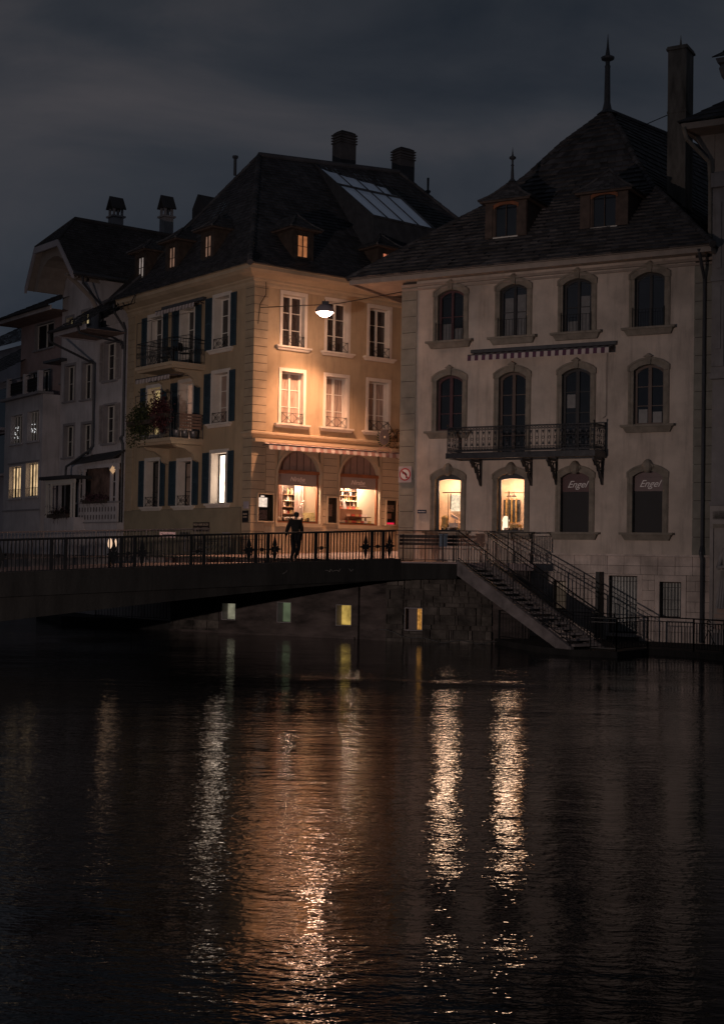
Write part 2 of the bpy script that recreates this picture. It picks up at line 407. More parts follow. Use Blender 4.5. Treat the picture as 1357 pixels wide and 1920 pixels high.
def water_mat():
    m = bpy.data.materials.new('river_water'); m.use_nodes = True; t = m.node_tree; b = t.nodes['Principled BSDF']
    b.inputs['Base Color'].default_value = (.012, .012, .0125, 1); b.inputs['Roughness'].default_value = .035
    b.inputs['IOR'].default_value = 1.33; b.inputs['Specular IOR Level'].default_value = .5; b.inputs['Specular Tint'].default_value = (.54, .63, .72, 1)
    c = t.nodes.new('ShaderNodeTexCoord')
    def nzz(sc, det, mx, my, dist=0, rot=0):
        mm = t.nodes.new('ShaderNodeMapping'); mm.inputs['Scale'].default_value = (mx, my, 1); mm.inputs['Rotation'].default_value = (0, 0, rot)
        t.links.new(c.outputs['Object'], mm.inputs[0])
        n = t.nodes.new('ShaderNodeTexNoise'); n.inputs['Scale'].default_value = sc; n.inputs['Detail'].default_value = det
        n.inputs['Distortion'].default_value = dist; t.links.new(mm.outputs[0], n.inputs['Vector']); return n
    def mth(op, a, bb):
        q = t.nodes.new('ShaderNodeMath'); q.operation = op
        for i, x in enumerate((a, bb)):
            if isinstance(x, (int, float)): q.inputs[i].default_value = x
            else: t.links.new(x, q.inputs[i])
        return q.outputs[0]
    n1 = nzz(3.4, 3, .7, 1.5, .4, .25); n2 = nzz(.8, 2, .6, 1.4, .6, -.2); n3 = nzz(11., 2, .8, 1.4, .2, .1)
    patch = nzz(.16, 2, .5, 1.4, .5)            # calm and ruffled patches drifting past
    pr = t.nodes.new('ShaderNodeMapRange'); pr.inputs['From Min'].default_value = .38; pr.inputs['From Max'].default_value = .62
    pr.inputs['To Min'].default_value = .42; pr.inputs['To Max'].default_value = 1.25; t.links.new(patch.outputs['Fac'], pr.inputs['Value'])
    h = mth('ADD', mth('MULTIPLY', n1.outputs['Fac'], .0128), mth('MULTIPLY', n2.outputs['Fac'], .019))
    h = mth('ADD', h, mth('MULTIPLY', n3.outputs['Fac'], .0052))
    h = mth('MULTIPLY', h, pr.outputs[0])
    sp = t.nodes.new('ShaderNodeSeparateXYZ'); t.links.new(c.outputs['Object'], sp.inputs[0])
    def ruffle(h, cx, cy, rx, ry, amp, rot, wob=.0):
        ca, sa = math.cos(rot), math.sin(rot)
        x = mth('SUBTRACT', sp.outputs['X'], cx); y = mth('SUBTRACT', sp.outputs['Y'], cy)
        u = mth('ADD', mth('MULTIPLY', x, ca/rx), mth('MULTIPLY', y, sa/rx)); v = mth('ADD', mth('MULTIPLY', x, -sa/ry), mth('MULTIPLY', y, ca/ry))
        if wob: v = mth('ADD', v, mth('MULTIPLY', mth('SUBTRACT', n2.outputs['Fac'], .5), wob))
        d = mth('SUBTRACT', 1., mth('ADD', mth('MULTIPLY', u, u), mth('MULTIPLY', v, v))); d = mth('MAXIMUM', d, 0.)
        return mth('ADD', h, mth('MULTIPLY', mth('MULTIPLY', d, amp), n3.outputs['Fac']))
    h = ruffle(h, -8.9, 8.2, 1.5, 2.6, .022, 0.); h = ruffle(h, 1.7, -5.4, 4.2, .45, .014, -.05, 6.)   # the sheet's own origin lies at y = 40
    bp = t.nodes.new('ShaderNodeBump'); bp.inputs['Distance'].default_value = 1.; bp.inputs['Strength'].default_value = 1.
    t.links.new(h, bp.inputs['Height']); t.links.new(bp.outputs[0], b.inputs['Normal'])
    return m
wm = water_mat()
mb = MB(); mb.poly([(-160, -30, 0), (160, -30, 0), (160, 110, 0), (-160, 110, 0)])
tag(mb.build('water', wm), None, None, None, 'structure')

# town ground on the far bank: one sheet at street height, edges along the quay walls
bed = [(-7.9, 54.9, 2.93), (-.2, 51.3, 2.9), (1.1, 50.4, 2.87), (1.25, 49.05, 2.86), (3.35, 48.85, 2.86), (4.45, 49.62, 2.86), (6.05, 49.33, 2.86), (6.33, 51.35, 2.86),
       (1.449, 54.2, 2.9), (60, 90, 3.4), (60, 400, 3.4), (-200, 400, 3.2), (-200, 120, 2.9), (-30, 72, 2.85), (-16.3, 65.3, 2.88), (-13, 60.5, 2.9)]
flat('street_ground', [(x, y, 2.84) for x, y, z in bed], pave)
mb = MB()   # the street climbs gently between the two houses
st = [(-8, 55.0, 2.92), (-.3, 51.3, 2.90), (1.449, 50.3, 2.89), (1.449, 54.0, 3.0), (12, 72, 3.9), (3.0, 72, 3.95), (-4.4, 54.6, 3.02)]
mb.poly(st[:4] + [st[6]]); mb.poly([st[3], st[4], st[5], st[6]])
tag(mb.build('street', pave), None, None, None, 'structure')

def blocks(mb, F, u0, u1, z0, z1, rh, bw, v, gap=.012, jit=.02, rnd=.35):
    z = z0
    while z < z1-.02:
        h = min(z1-z, rh*random.uniform(1-rnd*.5, 1+rnd*.5)) if rnd else min(rh, z1-z)
        if z1-(z+h) < rh*.35: h = z1-z
        u = u0 - (random.random()*bw if rnd else (int(round((z-z0)/rh)) % 2)*bw*.5)
        while u < u1:
            wd = bw*random.uniform(1-rnd, 1+rnd); a, b = max(u0, u), min(u1, u+wd)
            if b-a > .03:
                j = random.uniform(0, jit)
                mb.box(F, a+gap/2, b-gap/2, v-.08, v+j, z+gap/2, z+h-gap/2)
            u += wd
        z += h

# river wall of the corner house side: rendered wall with four lit openings
RW = FR((-7.4, 54.38), 116.75, 1)
mb = MB()
rwin = [(2.33, 2.96, .50, 1.15), (4.79, 5.39, .49, 1.26), (7.29, 7.93, .47, 1.24)]
wall(mb, RW, 0, 8.19, -1, 2.84, [(a, b, c, d, .45) for a, b, c, d in rwin])
mb.poly([RW.W(8.19, 0, -1), RW.W(8.19, -1.2, -1), RW.W(8.19, -1.2, 2.84), RW.W(8.19, 0, 2.84)])
mb.box(RW, 0, 8.1, .003, .10, -.5, .07)
t = empty('river_wall', RW.W(4, 0, 0), 'dark damp river wall with square lit openings under the bridge end', 'wall')
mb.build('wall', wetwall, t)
mb = MB(); blocks(mb, RW, 0.0, 2.22, -.4, 2.3, .25, .40, .0, .02, .09, .9); mb.build('stone_facing', rubble, t)
for (a, b, c, d), m1, m2, fr_, lb in zip(rwin, (lit_sage, lit_green, lit_gold), (lit_sage, lit_grey, lit_grey), (.72, .68, .68), ('pale frosted lit opening', 'green and white lit opening', 'gold and grey lit opening')):
    s_ = a+(b-a)*fr_
    f = MB(); f.ring(RW, [(a, c), (a, d), (b, d), (b, c)], [(a+.02, c+.02), (a+.02, d-.02), (b-.02, d-.02), (b-.02, c+.02)], -.44, .012)
    f = f.build('window', grey_r, t); f['label'] = lb
    p = MB(); p.poly([RW.W(a+.02, -.42, c+.02), RW.W(s_, -.42, c+.02), RW.W(s_, -.42, d-.02), RW.W(a+.02, -.42, d-.02)]); p.build('pane', m1, f)
    p = MB(); p.poly([RW.W(s_+.002, -.41, c+.02), RW.W(b-.02, -.41, c+.02), RW.W(b-.02, -.41, d-.02), RW.W(s_+.002, -.41, d-.02)]); p.build('pane', m2, f)  # right strip glows in place of the lit side of the reveal

# stone abutment below the terrace
AB = FR((1.02, 49.93), 101.8, 1)
t = empty('abutment', AB.W(2, 0, 0), 'old rubble stone abutment carrying the terrace beside the stairs', 'wall')
mb = MB(); hole = [(.58, 1.24, .40, 1.22, .4)]
wall(mb, AB, -.1, 3.72, -1, 2.60, hole, .4, -.05)
mb.poly([AB.W(-.1, -.05, -1), AB.W(-.1, -3, -1), AB.W(-.1, -3, 2.6), AB.W(-.1, -.05, 2.6)])
mb.poly([AB.W(3.72, -.05, -1), AB.W(3.72, -3, -1), AB.W(3.72, -3, 2.6), AB.W(3.72, -.05, 2.6)])
mb.build('core', joint_m, t)
mb = MB()
for a, b, c, d in ((-.1, .56, -.5, 2.6), (1.26, 3.72, -.5, 2.6), (.56, 1.26, -.5, .38), (.56, 1.26, 1.24, 2.6)): blocks(mb, AB, a, b, c, d, .24, .36, .0, .022, .11, .95)
mb.build('stone_facing', rubble, t)
f = MB(); f.ring(AB, [(.58, .40), (.58, 1.22), (1.24, 1.22), (1.24, .40)], [(.61, .43), (.61, 1.19), (1.21, 1.19), (1.21, .43)], -.4, .03); f = f.build('window', grey_r, t)
p = MB(); p.poly([AB.W(.61, -.3, .43), AB.W(1.0, -.3, .43), AB.W(1.0, -.3, 1.19), AB.W(.61, -.3, 1.19)]); p.build('pane', mat('grey_pane', (.12, .09, .09), .6), f)
p = MB(); p.poly([AB.W(1.002, -.29, .43), AB.W(1.21, -.29, .43), AB.W(1.21, -.29, 1.19), AB.W(1.002, -.29, 1.19)]); p.build('pane', glow('amber_reveal_glow', (1., .45, .10), .42, .5, 9), f)  # amber strip's glow stands for the lit reveal side of the opening
mb = MB()   # a cable sagging along the foot of the wall
cp = [AB.W(-.3+4.3*i/16, .12, .42-.36*math.sin(min(1, i/9)*PI/2)+.05*math.sin(i*1.3)) for i in range(17)]
mb.path(cp, .018); tag(mb.build('cable', iron), 'black cable drooping along the foot of the stone abutment', 'cable')

up_ = Vector((0, 0, 1))
# terrace slab with pavement
def slab(pts, z0, z1, m, name, kind='structure'):
    mb = MB(); n = len(pts); b = 0
    mb.poly([(x, y, z1) for x, y in pts]); mb.poly([(x, y, z0) for x, y in reversed(pts)])
    for i in range(n):
        a, c = pts[i], pts[(i+1) % n]; mb.poly([(a[0], a[1], z0), (c[0], c[1], z0), (c[0], c[1], z1), (a[0], a[1], z1)])
    o = mb.build(name, m); tag(o, None, None, None, kind); return o
slab([(1.2, 48.82), (3.38, 48.62), (4.47, 49.42), (6.1, 49.12), (6.36, 51.3), (1.4, 54.0), (.6, 51.2)], 2.62, 2.87, pave, 'terrace')

mb = MB(); tw = [AB.W(3.72, -.06, 0), Vector((6.0, 49.3, 0)), Vector((6.3, 51.5, 0))]
for p, q_ in zip(tw, tw[1:]): mb.poly([p+Vector((0, 0, -.2)), q_+Vector((0, 0, -.2)), q_+Vector((0, 0, 2.61)), p+Vector((0, 0, 2.61))])
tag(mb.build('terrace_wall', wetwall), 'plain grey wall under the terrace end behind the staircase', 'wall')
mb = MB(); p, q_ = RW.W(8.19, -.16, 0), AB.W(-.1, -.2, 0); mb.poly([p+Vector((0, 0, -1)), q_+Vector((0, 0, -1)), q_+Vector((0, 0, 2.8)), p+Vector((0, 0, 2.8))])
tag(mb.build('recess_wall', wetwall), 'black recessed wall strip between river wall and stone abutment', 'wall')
mb = MB(); p, q_ = Vector((1.12, 48.80, 0)), Vector((3.36, 48.585, 0)); o_ = Vector((.01, .09, 0))
mb.hexa([p+up_*2.22, q_+up_*2.30, q_+o_+up_*2.30, p+o_+up_*2.22, p+up_*2.82, q_+up_*2.82, q_+o_+up_*2.82, p+o_+up_*2.82])
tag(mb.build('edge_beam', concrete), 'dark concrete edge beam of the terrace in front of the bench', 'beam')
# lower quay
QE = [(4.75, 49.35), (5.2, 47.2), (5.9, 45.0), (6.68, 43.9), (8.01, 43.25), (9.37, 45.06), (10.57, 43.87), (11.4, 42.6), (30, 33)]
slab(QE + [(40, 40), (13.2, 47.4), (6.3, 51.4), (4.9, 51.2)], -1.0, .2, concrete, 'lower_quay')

# low walkway and bank wall of the left bank, seen under the bridge
slab([(-7.3, 54.45), (-12.3, 57.2), (-14.5, 62.9), (-15.5, 66), (-9, 60), (-7.3, 55)], -1, .35, concrete, 'quay_walkway')
mb = MB(); bk = [(-7.4, 54.6), (-11.3, 58.9), (-15.0, 64.6), (-22.5, 70.5), (-80, 110)]
for a, c in zip(bk, bk[1:]): mb.poly([(a[0], a[1], -1), (c[0], c[1], -1), (c[0], c[1], 2.84), (a[0], a[1], 2.84)])
tag(mb.build('bank_wall', mat('pale_bank_wall', (.42, .36, .34), .9)), 'pale bank wall beyond the walkway under the bridge', 'wall')
flat('promenade', [(-7.4, 54.6, 2.85), (-11.3, 58.9, 2.85), (-15.0, 64.6, 2.85), (-22.5, 70.5, 2.85), (-80, 110, 2.85), (-70, 140, 2.85), (-5, 60, 2.85)], pave)

# ------------------------------------------------------------------ railings
def railing(P, Q, h, spacing, label, posts=(), pr=.03, br=.012, topr=.028, second=0., foot=.09, group=None, m=iron, name='railing', cat='railing', post_lift=.0, mb_extra=None, plate=False):
    """P, Q: ground points; returns the thing: top rail, bottom rail, posts, baluster panels"""
    P, Q = Vector(P), Vector(Q); L = (Q-P).length; t = empty(name, (P+Q)/2, label, cat, group); z = Vector((0, 0, 1))
    D = (Q-P)/L
    a = MB(); a.bar(P+z*h, Q+z*h, topr, n=8); a.build('top_rail', m, t)
    a = MB(); a.bar(P+z*foot, Q+z*foot, br*1.3)
    a.build('lower_rail', m, t)
    if second: a = MB(); a.bar(P+z*(h-second), Q+z*(h-second), br*1.3); a.build('middle_rail', m, t)
    ps = sorted(posts)
    for u in ps:
        a = MB(); c = P+D*u; a.bar(c-z*.12, c+z*(h+post_lift), pr, n=4 if not plate else 4); a.build('post', m, t)
    edges = [0] + [u for u in ps if 0 < u < L] + [L]
    for e0, e1 in zip(edges, edges[1:]):
        n = max(1, int(round((e1-e0)/spacing)))
        if n < 2: continue
        a = MB()
        for k in range(1, n):
            c = P+D*(e0+(e1-e0)*k/n); a.bar(c+z*foot, c+z*(h-second), br)
        a.build('baluster_panel', m, t)
    return t

# near bridge railing with star ornaments
RLD = Vector((math.sin(math.radians(62.1)), math.cos(math.radians(62.1)), 0)); RL0 = Vector((-11.03, 42.43, 0))
def dz(u): return 2.25 + .047*u - .00023*u*u if u > -3 else 2.25 + .047*u - .0035*(u+3)**2*.3
def RLW(u, v, z): return RL0 + RLD*u + Vector((RLD.y, -RLD.x, 0))*v + Vector((0, 0, dz(u)+z))
class CF:   # the bridge's own axes: the deck rises along it
    d = RLD; n = Vector((RLD.y, -RLD.x, 0)); right = 1
    @staticmethod
    def W(u, v, z): return RLW(u, v, z)
t = empty('bridge_railing', RLW(4, 0, 0), 'black iron bridge railing with star ornaments, person standing behind it', 'railing')
U0, U1 = -9.2, 13.81
seg = [U0+(U1-U0)*i/40 for i in range(41)]
for nm, z, r in (('top_rail', 1.1, .034), ('lower_rail', .12, .017)):
    a = MB(); a.path([RLW(u, 0, z) for u in seg], r, n=6); a.build(nm, iron, t)
pairs = [-7.4, -5.15, -2.9, -.5, 1.8, 4.05, 6.41, 8.71, 10.94, 13.12]
stars = {-5.15, -.5, 4.05, 8.71, 13.12}
ps = sorted([p+s_*.225 for p in pairs for s_ in (-1, 1)])
for u in ps:
    a = MB(); a.box(CF, u-.05, u+.05, -.04, .04, -.12, 1.09); a.build('post', iron, t)
for p in pairs:
    a = MB(); a.box(CF, p-.055, p+.055, -.02, .02, .50, .62); a.box(CF, p-.2, p+.2, -.012, .012, .545, .575); a.build('square_boss', iron, t)
def star(a, u):
    for q, (dx, dy, L, wd) in enumerate(((0, 1, .48, .085), (0, -1, .46, .085), (1, 0, .25, .065), (-1, 0, .25, .065), (.75, .65, .2, .035), (-.75, .65, .2, .035), (.75, -.65, .2, .035), (-.75, -.65, .2, .035))):
        ln = math.hypot(dx, dy); dx, dy = dx/ln, dy/ln; px, py = -dy, dx
        c = (u, .56); k = .3
        pts = [(c[0]+dx*.02, c[1]+dy*.02), (c[0]+dx*L*k+px*wd, c[1]+dy*L*k+py*wd), (c[0]+dx*L, c[1]+dy*L), (c[0]+dx*L*k-px*wd, c[1]+dy*L*k-py*wd)]
        a.prism(CF, pts, -.014-.002*q*.2, .014+.002*q*.2)
for p in sorted(stars):
    for s_ in (-1, 1):
        u = p+s_*.47
        if u > U1-.05: continue
        a = MB(); star(a, u); a.build('star_ornament', iron, t)
edges = [U0] + ps + [U1]
for e0, e1 in zip(edges, edges[1:]):
    n = max(1, int(round((e1-e0)/.126)))
    a = MB()
    for k in range(1, n):
        u = e0+(e1-e0)*k/n; a.box(CF, u-.0175, u+.0175, -.0115, .0115, .12, 1.08)
    a.build('baluster_panel', iron, t)

# bridge: deck, edge beam, haunched girder
t = empty('bridge', RLW(2, -5, -1), 'low dark concrete road bridge crossing the river from the left', 'bridge')
mb = MB(); us = [-16+i for i in range(30)] + [13.95]
def strip(mb, f, v0, v1):
    for a, b in zip(us, us[1:]): mb.poly([RLW(a, v0, f(a)), RLW(b, v0, f(b)), RLW(b, v1, f(b)), RLW(a, v1, f(a))])
def strip_v(mb, f0, f1, v):
    for a, b in zip(us, us[1:]): mb.poly([RLW(a, v, f0(a)), RLW(b, v, f0(b)), RLW(b, v, f1(b)), RLW(a, v, f1(a))])
z0f = lambda u: 0.; zs = lambda u: -.64; zh = lambda u: -.70-.00*u
def girder(u): return -(.66 + max(0, (13.2-u))**1.25*.0295)
strip(mb, lambda u: .0, .22, -10.6); mb.build('deck', pave, t)
mb = MB(); strip(mb, lambda u: .11, .22, -.10); strip_v(mb, lambda u: 0., lambda u: .11, -.10); mb.build('kerb', pave, t)
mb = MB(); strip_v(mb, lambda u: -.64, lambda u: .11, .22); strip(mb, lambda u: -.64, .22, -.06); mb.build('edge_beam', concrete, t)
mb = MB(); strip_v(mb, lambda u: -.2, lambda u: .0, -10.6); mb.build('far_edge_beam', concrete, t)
mb = MB()
for u in (-9, -4.4, .2, 4.8, 9.4): mb.box(CF, u-.012, u+.012, .2205, .226, -.64, .11)
strip_v(mb, lambda u: -.175, lambda u: -.16, .2235)
mb.build('joint', black_m, t)
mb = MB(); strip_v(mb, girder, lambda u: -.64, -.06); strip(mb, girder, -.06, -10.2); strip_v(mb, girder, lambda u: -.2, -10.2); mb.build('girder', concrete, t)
# small scrawl of graffiti chalked on the edge beam
mb = MB(); random.seed(3)
for k, (gu, gn) in enumerate(((11.0, 9), (11.9, 3), (9.4, 3))):
    pts = [RLW(gu+.07*i+random.uniform(-.03, .03), .226, -.22+random.uniform(-.06, .07)) for i in range(gn)]
    mb.path(pts, .007, 4)
tag(mb.build('graffiti', mat('chalk', (.24, .22, .21), .9)), 'pale scrawled graffiti on the dark bridge edge', 'graffiti')
random.seed(11)

# far bridge railing (pale) with a small street plate
FB, FE = Vector((-27, 45.6, 2.0)), Vector((-6.05, 57.2, 2.96))
mb_ps = [i*2.1 for i in range(12)]
railing(FB, FE, 1.1, .14, 'paler far railing across the bridge, with a small plate on it', mb_ps, m=mat('weathered_rail', (.20, .165, .16), .6), name='far_railing', pr=.035, br=.014)
FF = FR((FE.x, FE.y), math.degrees(math.atan2(FE.x-FB.x, FE.y-FB.y)), 1)
t = empty('street_plate', FF.W(-2.1, .05, 3.6), 'small pale street name plate fixed to the far railing', 'sign')
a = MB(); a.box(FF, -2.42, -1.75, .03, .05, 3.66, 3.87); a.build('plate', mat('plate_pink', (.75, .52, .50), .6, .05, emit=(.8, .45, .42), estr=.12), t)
text(FF, 'Sandrain', -2.09, .056, 3.765, .15, sign_bl, t)

# terrace railings
railing((1.2, 48.86, 2.87), (3.36, 48.66, 2.87), 1.1, .125, 'thin iron terrace railing in front of the bench', (0, 1.05, 2.14), second=.16, pr=.022, br=.009, topr=.018)
railing((4.5, 49.46, 2.87), (6.05, 49.16, 2.87), 1.1, .105, 'short railing at the terrace edge right of the stair head', (0, .72, 1.55), second=.12, pr=.024, br=.009, topr=.016)
railing((6.05, 49.16, 2.87), (6.3, 51.2, 2.87), 1.1, .13, 'short railing returning from terrace corner to the pink house', (2.0,), second=.12, pr=.024, br=.009, topr=.016)

# stairs
t = empty('staircase', (5.4, 46.6, .2), 'stone staircase with a sloping side beam running down from terrace to quay', 'stairs')
A0, A1 = Vector((3.40, 48.66, 2.85)), Vector((6.72, 43.98, .2)); Wd = Vector((.82, .573, 0))*1.34
ST = (A1-A0); hor = Vector((ST.x, ST.y, 0)); nst = 16
for k, nm in ((0, 'side_beam'), (1, 'side_beam')):
    o_ = Wd*k; nn = Wd.normalized()*(.07 if k == 0 else .07)
    a = MB(); z = Vector((0, 0, 1)); P, Q = A0+o_, A1+o_
    a.hexa([P-nn-z*.42, P+nn-z*.42, Q+nn-z*.30, Q-nn-z*.30, P-nn+z*.10, P+nn+z*.10, Q+nn+z*.06, Q-nn+z*.06]); a.build(nm, mat('stair_beam_stone%d' % k, (.17, .15, .15), .85, .3, 2, .01, 20), t)
for k in range(nst):
    c = A0 + hor*((k+.0)/nst); zt = 2.85-(k+1)*2.65/(nst+1)
    a = MB(); b = hor/nst*1.06; w_ = Wd.normalized()*.08; p0 = Vector((c.x, c.y, zt))+w_; p1 = p0+Wd-w_*2
    a.hexa([p0-Vector((0, 0, .07)), p1-Vector((0, 0, .07)), p1+b-Vector((0, 0, .07)), p0+b-Vector((0, 0, .07)), p0, p1, p1+b, p0+b])
    a.build('step', mat('stair_tread', (.30, .26, .25), .8, .2, 3) if k == 0 else bpy.data.materials['stair_tread'], t)
for o_, lb in ((Vector((0, 0, 0)), 'sloping iron stair railing on the river side of the stairs'), (Wd, 'sloping iron stair railing on the house side of the stairs')):
    railing(A0+o_+Vector((0, 0, .1)), A1+o_+Vector((0, 0, .08)), 1.02, .16, lb, (0, 1.6, 3.2, 4.8, 6.2), second=.16, pr=.026, br=.012, topr=.024, group='stair railings', name='stair_railing')
# quay fences
def z2(x, y, z=.2): return (x, y, z)
qp = [(7.25, 43.72), (8.0, 43.38), (9.36, 45.2), (10.57, 44.02), (11.25, 42.95), (16.5, 40.1)]
qlab = ['short quay fence panel at the foot of the stairs', 'quay fence panel running back into the quay notch', 'quay fence panel coming forward out of the notch', 'short quay fence panel with scrolled iron ornament', 'long quay fence running out at the right']
for (p, q), lb in zip(zip(qp, qp[1:]), qlab):
    L = math.dist(p, q); f = railing(z2(*p), z2(*q), 1.03, .115, lb, (0, L), second=.13, pr=.03, br=.013, topr=.022, group='quay fence panels', name='quay_fence')
    if 'scrolled' in lb:
        a = MB(); P, Q = Vector(z2(*p)), Vector(z2(*q)); c = (P+Q)/2+Vector((0, 0, .72)); D = (Q-P).normalized()
        for s_ in (-1, 1):
            for cx, cz, r in ((.13*s_, .05, .075), (.02*s_, .22, .06), (.2*s_, -.42, .05)):
                for i in range(9):
                    t0, t1 = .7*PI*i/4, .7*PI*(i+1)/4
                    a.bar(c+D*(cx+r*math.cos(t0))+Vector((0, 0, cz+r*math.sin(t0))), c+D*(cx+r*math.cos(t1))+Vector((0, 0, cz+r*math.sin(t1))), .011)
            a.bar(c+Vector((0, 0, 0)), c+D*.28*s_-Vector((0, 0, .52)), .012)
        a.build('scroll_ornament', iron, f)
railing((4.9, 49.15, .2), (6.15, 45.2, .2), 1.0, .13, 'quay fence in the shade below the staircase', (0, 2.1, 4.1), second=.1, pr=.022, br=.009, topr=.016, name='quay_fence', group='quay fence panels')
railing((6.25, 49.7, .2), (8.6, 46.9, .2), 1.02, .13, 'fence standing on the quay behind the staircase', (0, 1.8, 3.6), second=.12, pr=.022, br=.009, topr=.016, name='quay_fence', group='quay fence panels')

# ------------------------------------------------------------------ corner house (ochre)
house = empty('corner_house', AR.W(0, 0, 2.85), 'tall ochre corner house lit by the hanging street lamp, with hipped roof and skylight', 'building')
def sweep(mb, prof, pts_fn):
    """profile [(v,z)..] carried along stations given by pts_fn(v) -> list of xy points"""
    for (v0, z0), (v1, z1) in zip(prof, prof[1:]):
        a, b = pts_fn(v0), pts_fn(v1)
        for i in range(len(a)-1):
            mb.poly([a[i]+Vector((0, 0, z0)), a[i+1]+Vector((0, 0, z0)), b[i+1]+Vector((0, 0, z1)), b[i]+Vector((0, 0, z1))])
def stA(v): return [AR.W(12.5, v, 0), AR.W(-v, v, 0), AL.W(10.45, v, 0)]
AWIN = [1.885, 4.11, 6.33, 8.6]
arw = []
for uc in AWIN: arw += [(uc-.54, uc+.54, 11.46, 13.55, .30), (uc-.54, uc+.54, 8.32, 10.43, .30)]
shops = [(2.31, 1.24, 3.38), (5.415, 4.345, 6.485)]
arw += [(a, b, 4.32, 7.31, .30) for _, a, b in shops]
alw = [(1.85, 2.99, 11.45, 13.60, .42), (1.85, 2.99, 8.38, 10.44, .42), (1.85, 2.99, 5.08, 7.15, .42),
       (4.62, 5.68, 10.95, 13.45, .42), (4.62, 5.68, 7.80, 10.30, .42), (4.62, 5.68, 5.03, 6.92, .42),
       (7.35, 8.48, 11.3, 13.45, .42), (7.35, 8.48, 8.2, 10.30, .42), (7.35, 8.48, 5.03, 7.05, .42),
       (1.45, 1.95, 3.15, 3.85, .2), (3.15, 4.9, 3.15, 3.75, .2)]
mb = MB(); wall(mb, AR, 0, 12.5, 2.85, 14.2, arw); wall(mb, AL, 0, 10.42, 2.4, 14.2, alw)
mb.poly([AL.W(10.42, 0, 2.4), AL.W(10.42, -12, 2.4), AL.W(10.42, -12, 14.2), AL.W(10.42, 0, 14.2)])
mb.poly([AR.W(12.5, 0, 2.4), AR.W(12.5, -10.4, 2.4), AR.W(12.5, -10.4, 14.2), AR.W(12.5, 0, 14.2)])
mb.build('wall', ochre, house)
# quoins, rusticated ground floor
mb = MB(); mb2 = MB(); z = 2.95
while z < 13.75:
    h = .315
    mb.hexa([AR.W(0, 0, z), AR.W(.64, 0, z), AR.W(.64, .03, z), AR.W(-.03, .03, z), AR.W(0, 0, z+h), AR.W(.64, 0, z+h), AR.W(.64, .03, z+h), AR.W(-.03, .03, z+h)])
    mb.hexa([AL.W(0.001, 0, z), AL.W(.62, 0, z), AL.W(.62, .03, z), AL.W(-.029, .03, z), AL.W(0.001, 0, z+h), AL.W(.62, 0, z+h), AL.W(.62, .03, z+h), AL.W(-.029, .03, z+h)])
    mb2.box(AL, 9.75, 10.42, .001, .03, z, z+h)
    z += .335
mb.build('quoin', quoin_m, house); mb2.build('quoin', quoin_m, house)
mb = MB(); mb.box(AR, .001, .635, .001, .008, 2.9, 13.7); mb.build('quoin_joint', joint_m, house); mb = MB(); mb.box(AL, .001, .615, .001, .008, 2.9, 13.7); mb.build('quoin_joint', joint_m, house)
for a, b in ((.67, 1.10), (3.52, 4.21), (6.62, 8.6)):
    mb = MB(); z = 4.34
    while z < 7.35: mb.box(AR, a, b, .0013, .022, z, min(7.4, z+.283)); z += .30
    mb.build('rusticated_pier', ochre_trim, house)
    mb = MB(); mb.box(AR, a+.005, b-.005, .0012, .006, 4.33, 7.38); mb.build('pier_joint', joint_m, house)
mb = MB(); mb.box(AR, .66, 8.6, .001, .035, 2.9, 4.14); mb.box(AR, 1.15, 3.46, .001, .09, 4.16, 4.32); mb.box(AR, 4.26, 6.58, .001, .09, 4.16, 4.32)
mb.build('shop_base', ochre_trim, house)
mb = MB(); sweep(mb, [(.002, 4.92), (.05, 4.86), (.05, 2.6)], lambda v: [AL.W(.64, v, 0), AL.W(10.4, v, 0)]); 
pl = mb.build('plinth', mat('ochre_grey_plinth', (.30, .25, .17), .92, .15, .8), house)
# cornices
mb = MB(); sweep(mb, [(0, 13.72), (.07, 13.80), (.07, 13.90), (.16, 13.96), (.16, 14.02), (.52, 14.16), (.62, 14.24), (.66, 14.26), (.66, 14.40), (.70, 14.41), (.70, 14.46), (0, 14.47)], stA)
mb.build('cornice', ochre_trim, house)
mb = MB(); sweep(mb, [(0, 7.70), (.06, 7.72), (.10, 7.80), (.14, 7.82), (.14, 7.90), (0, 7.93)], lambda v: [AR.W(8.6, v, 0), AR.W(-v, v, 0), AL.W(.65, v, 0)])
mb.box(AR, .02, 8.4, .001, .20, 7.50, 7.63)
mb.build('string_course', ochre_trim, house)

def awn_window(F, uc, z0, z1, w_out, hole, glass, sm=sash_w, cm=white_p, rows=3, depth=.27, out=.035, bw=.13, gr=True, sl=True, slm=None):
    f = MB(); a, b, c, d = hole[:4]; hw = w_out/2
    f.ring(F, [(uc-hw, z0), (uc-hw, z1), (uc+hw, z1), (uc+hw, z0)], [(a+.001, c), (a+.001, d-.001), (b-.001, d-.001), (b-.001, c)], -depth, out)
    f = f.build('window', cm, house)
    sashes(F, f, (a+b)/2, b-a-.01, c, d-.01, -depth, sm, rows=rows)
    pane(F, f, (a+b)/2, b-a-.06, c+.02, d-.03, -depth+.015, glass)
    if gr: guard(F, f, (a+b)/2, b-a-.04, c+.01, .42, .05)
    if sl: sill(F, f, uc, w_out+.38, c-.002, slm or cm)
    return f
curt_gl = mat('curtained_glass', (.42, .32, .27), .25, .35, 2.5, spec=.8, streak=(6, 6, .6))
glass_t = mat('curtain_dark_glass', (.045, .036, .036), .12, .5, 2.5, spec=.9, streak=(6, 6, .8))
for uc in AWIN:
    awn_window(AR, uc, 11.46, 13.70, 1.34, (uc-.54, uc+.54, 11.46, 13.55), glass_t)
    awn_window(AR, uc, 8.32, 10.57, 1.34, (uc-.54, uc+.54, 8.32, 10.43), curt_gl)
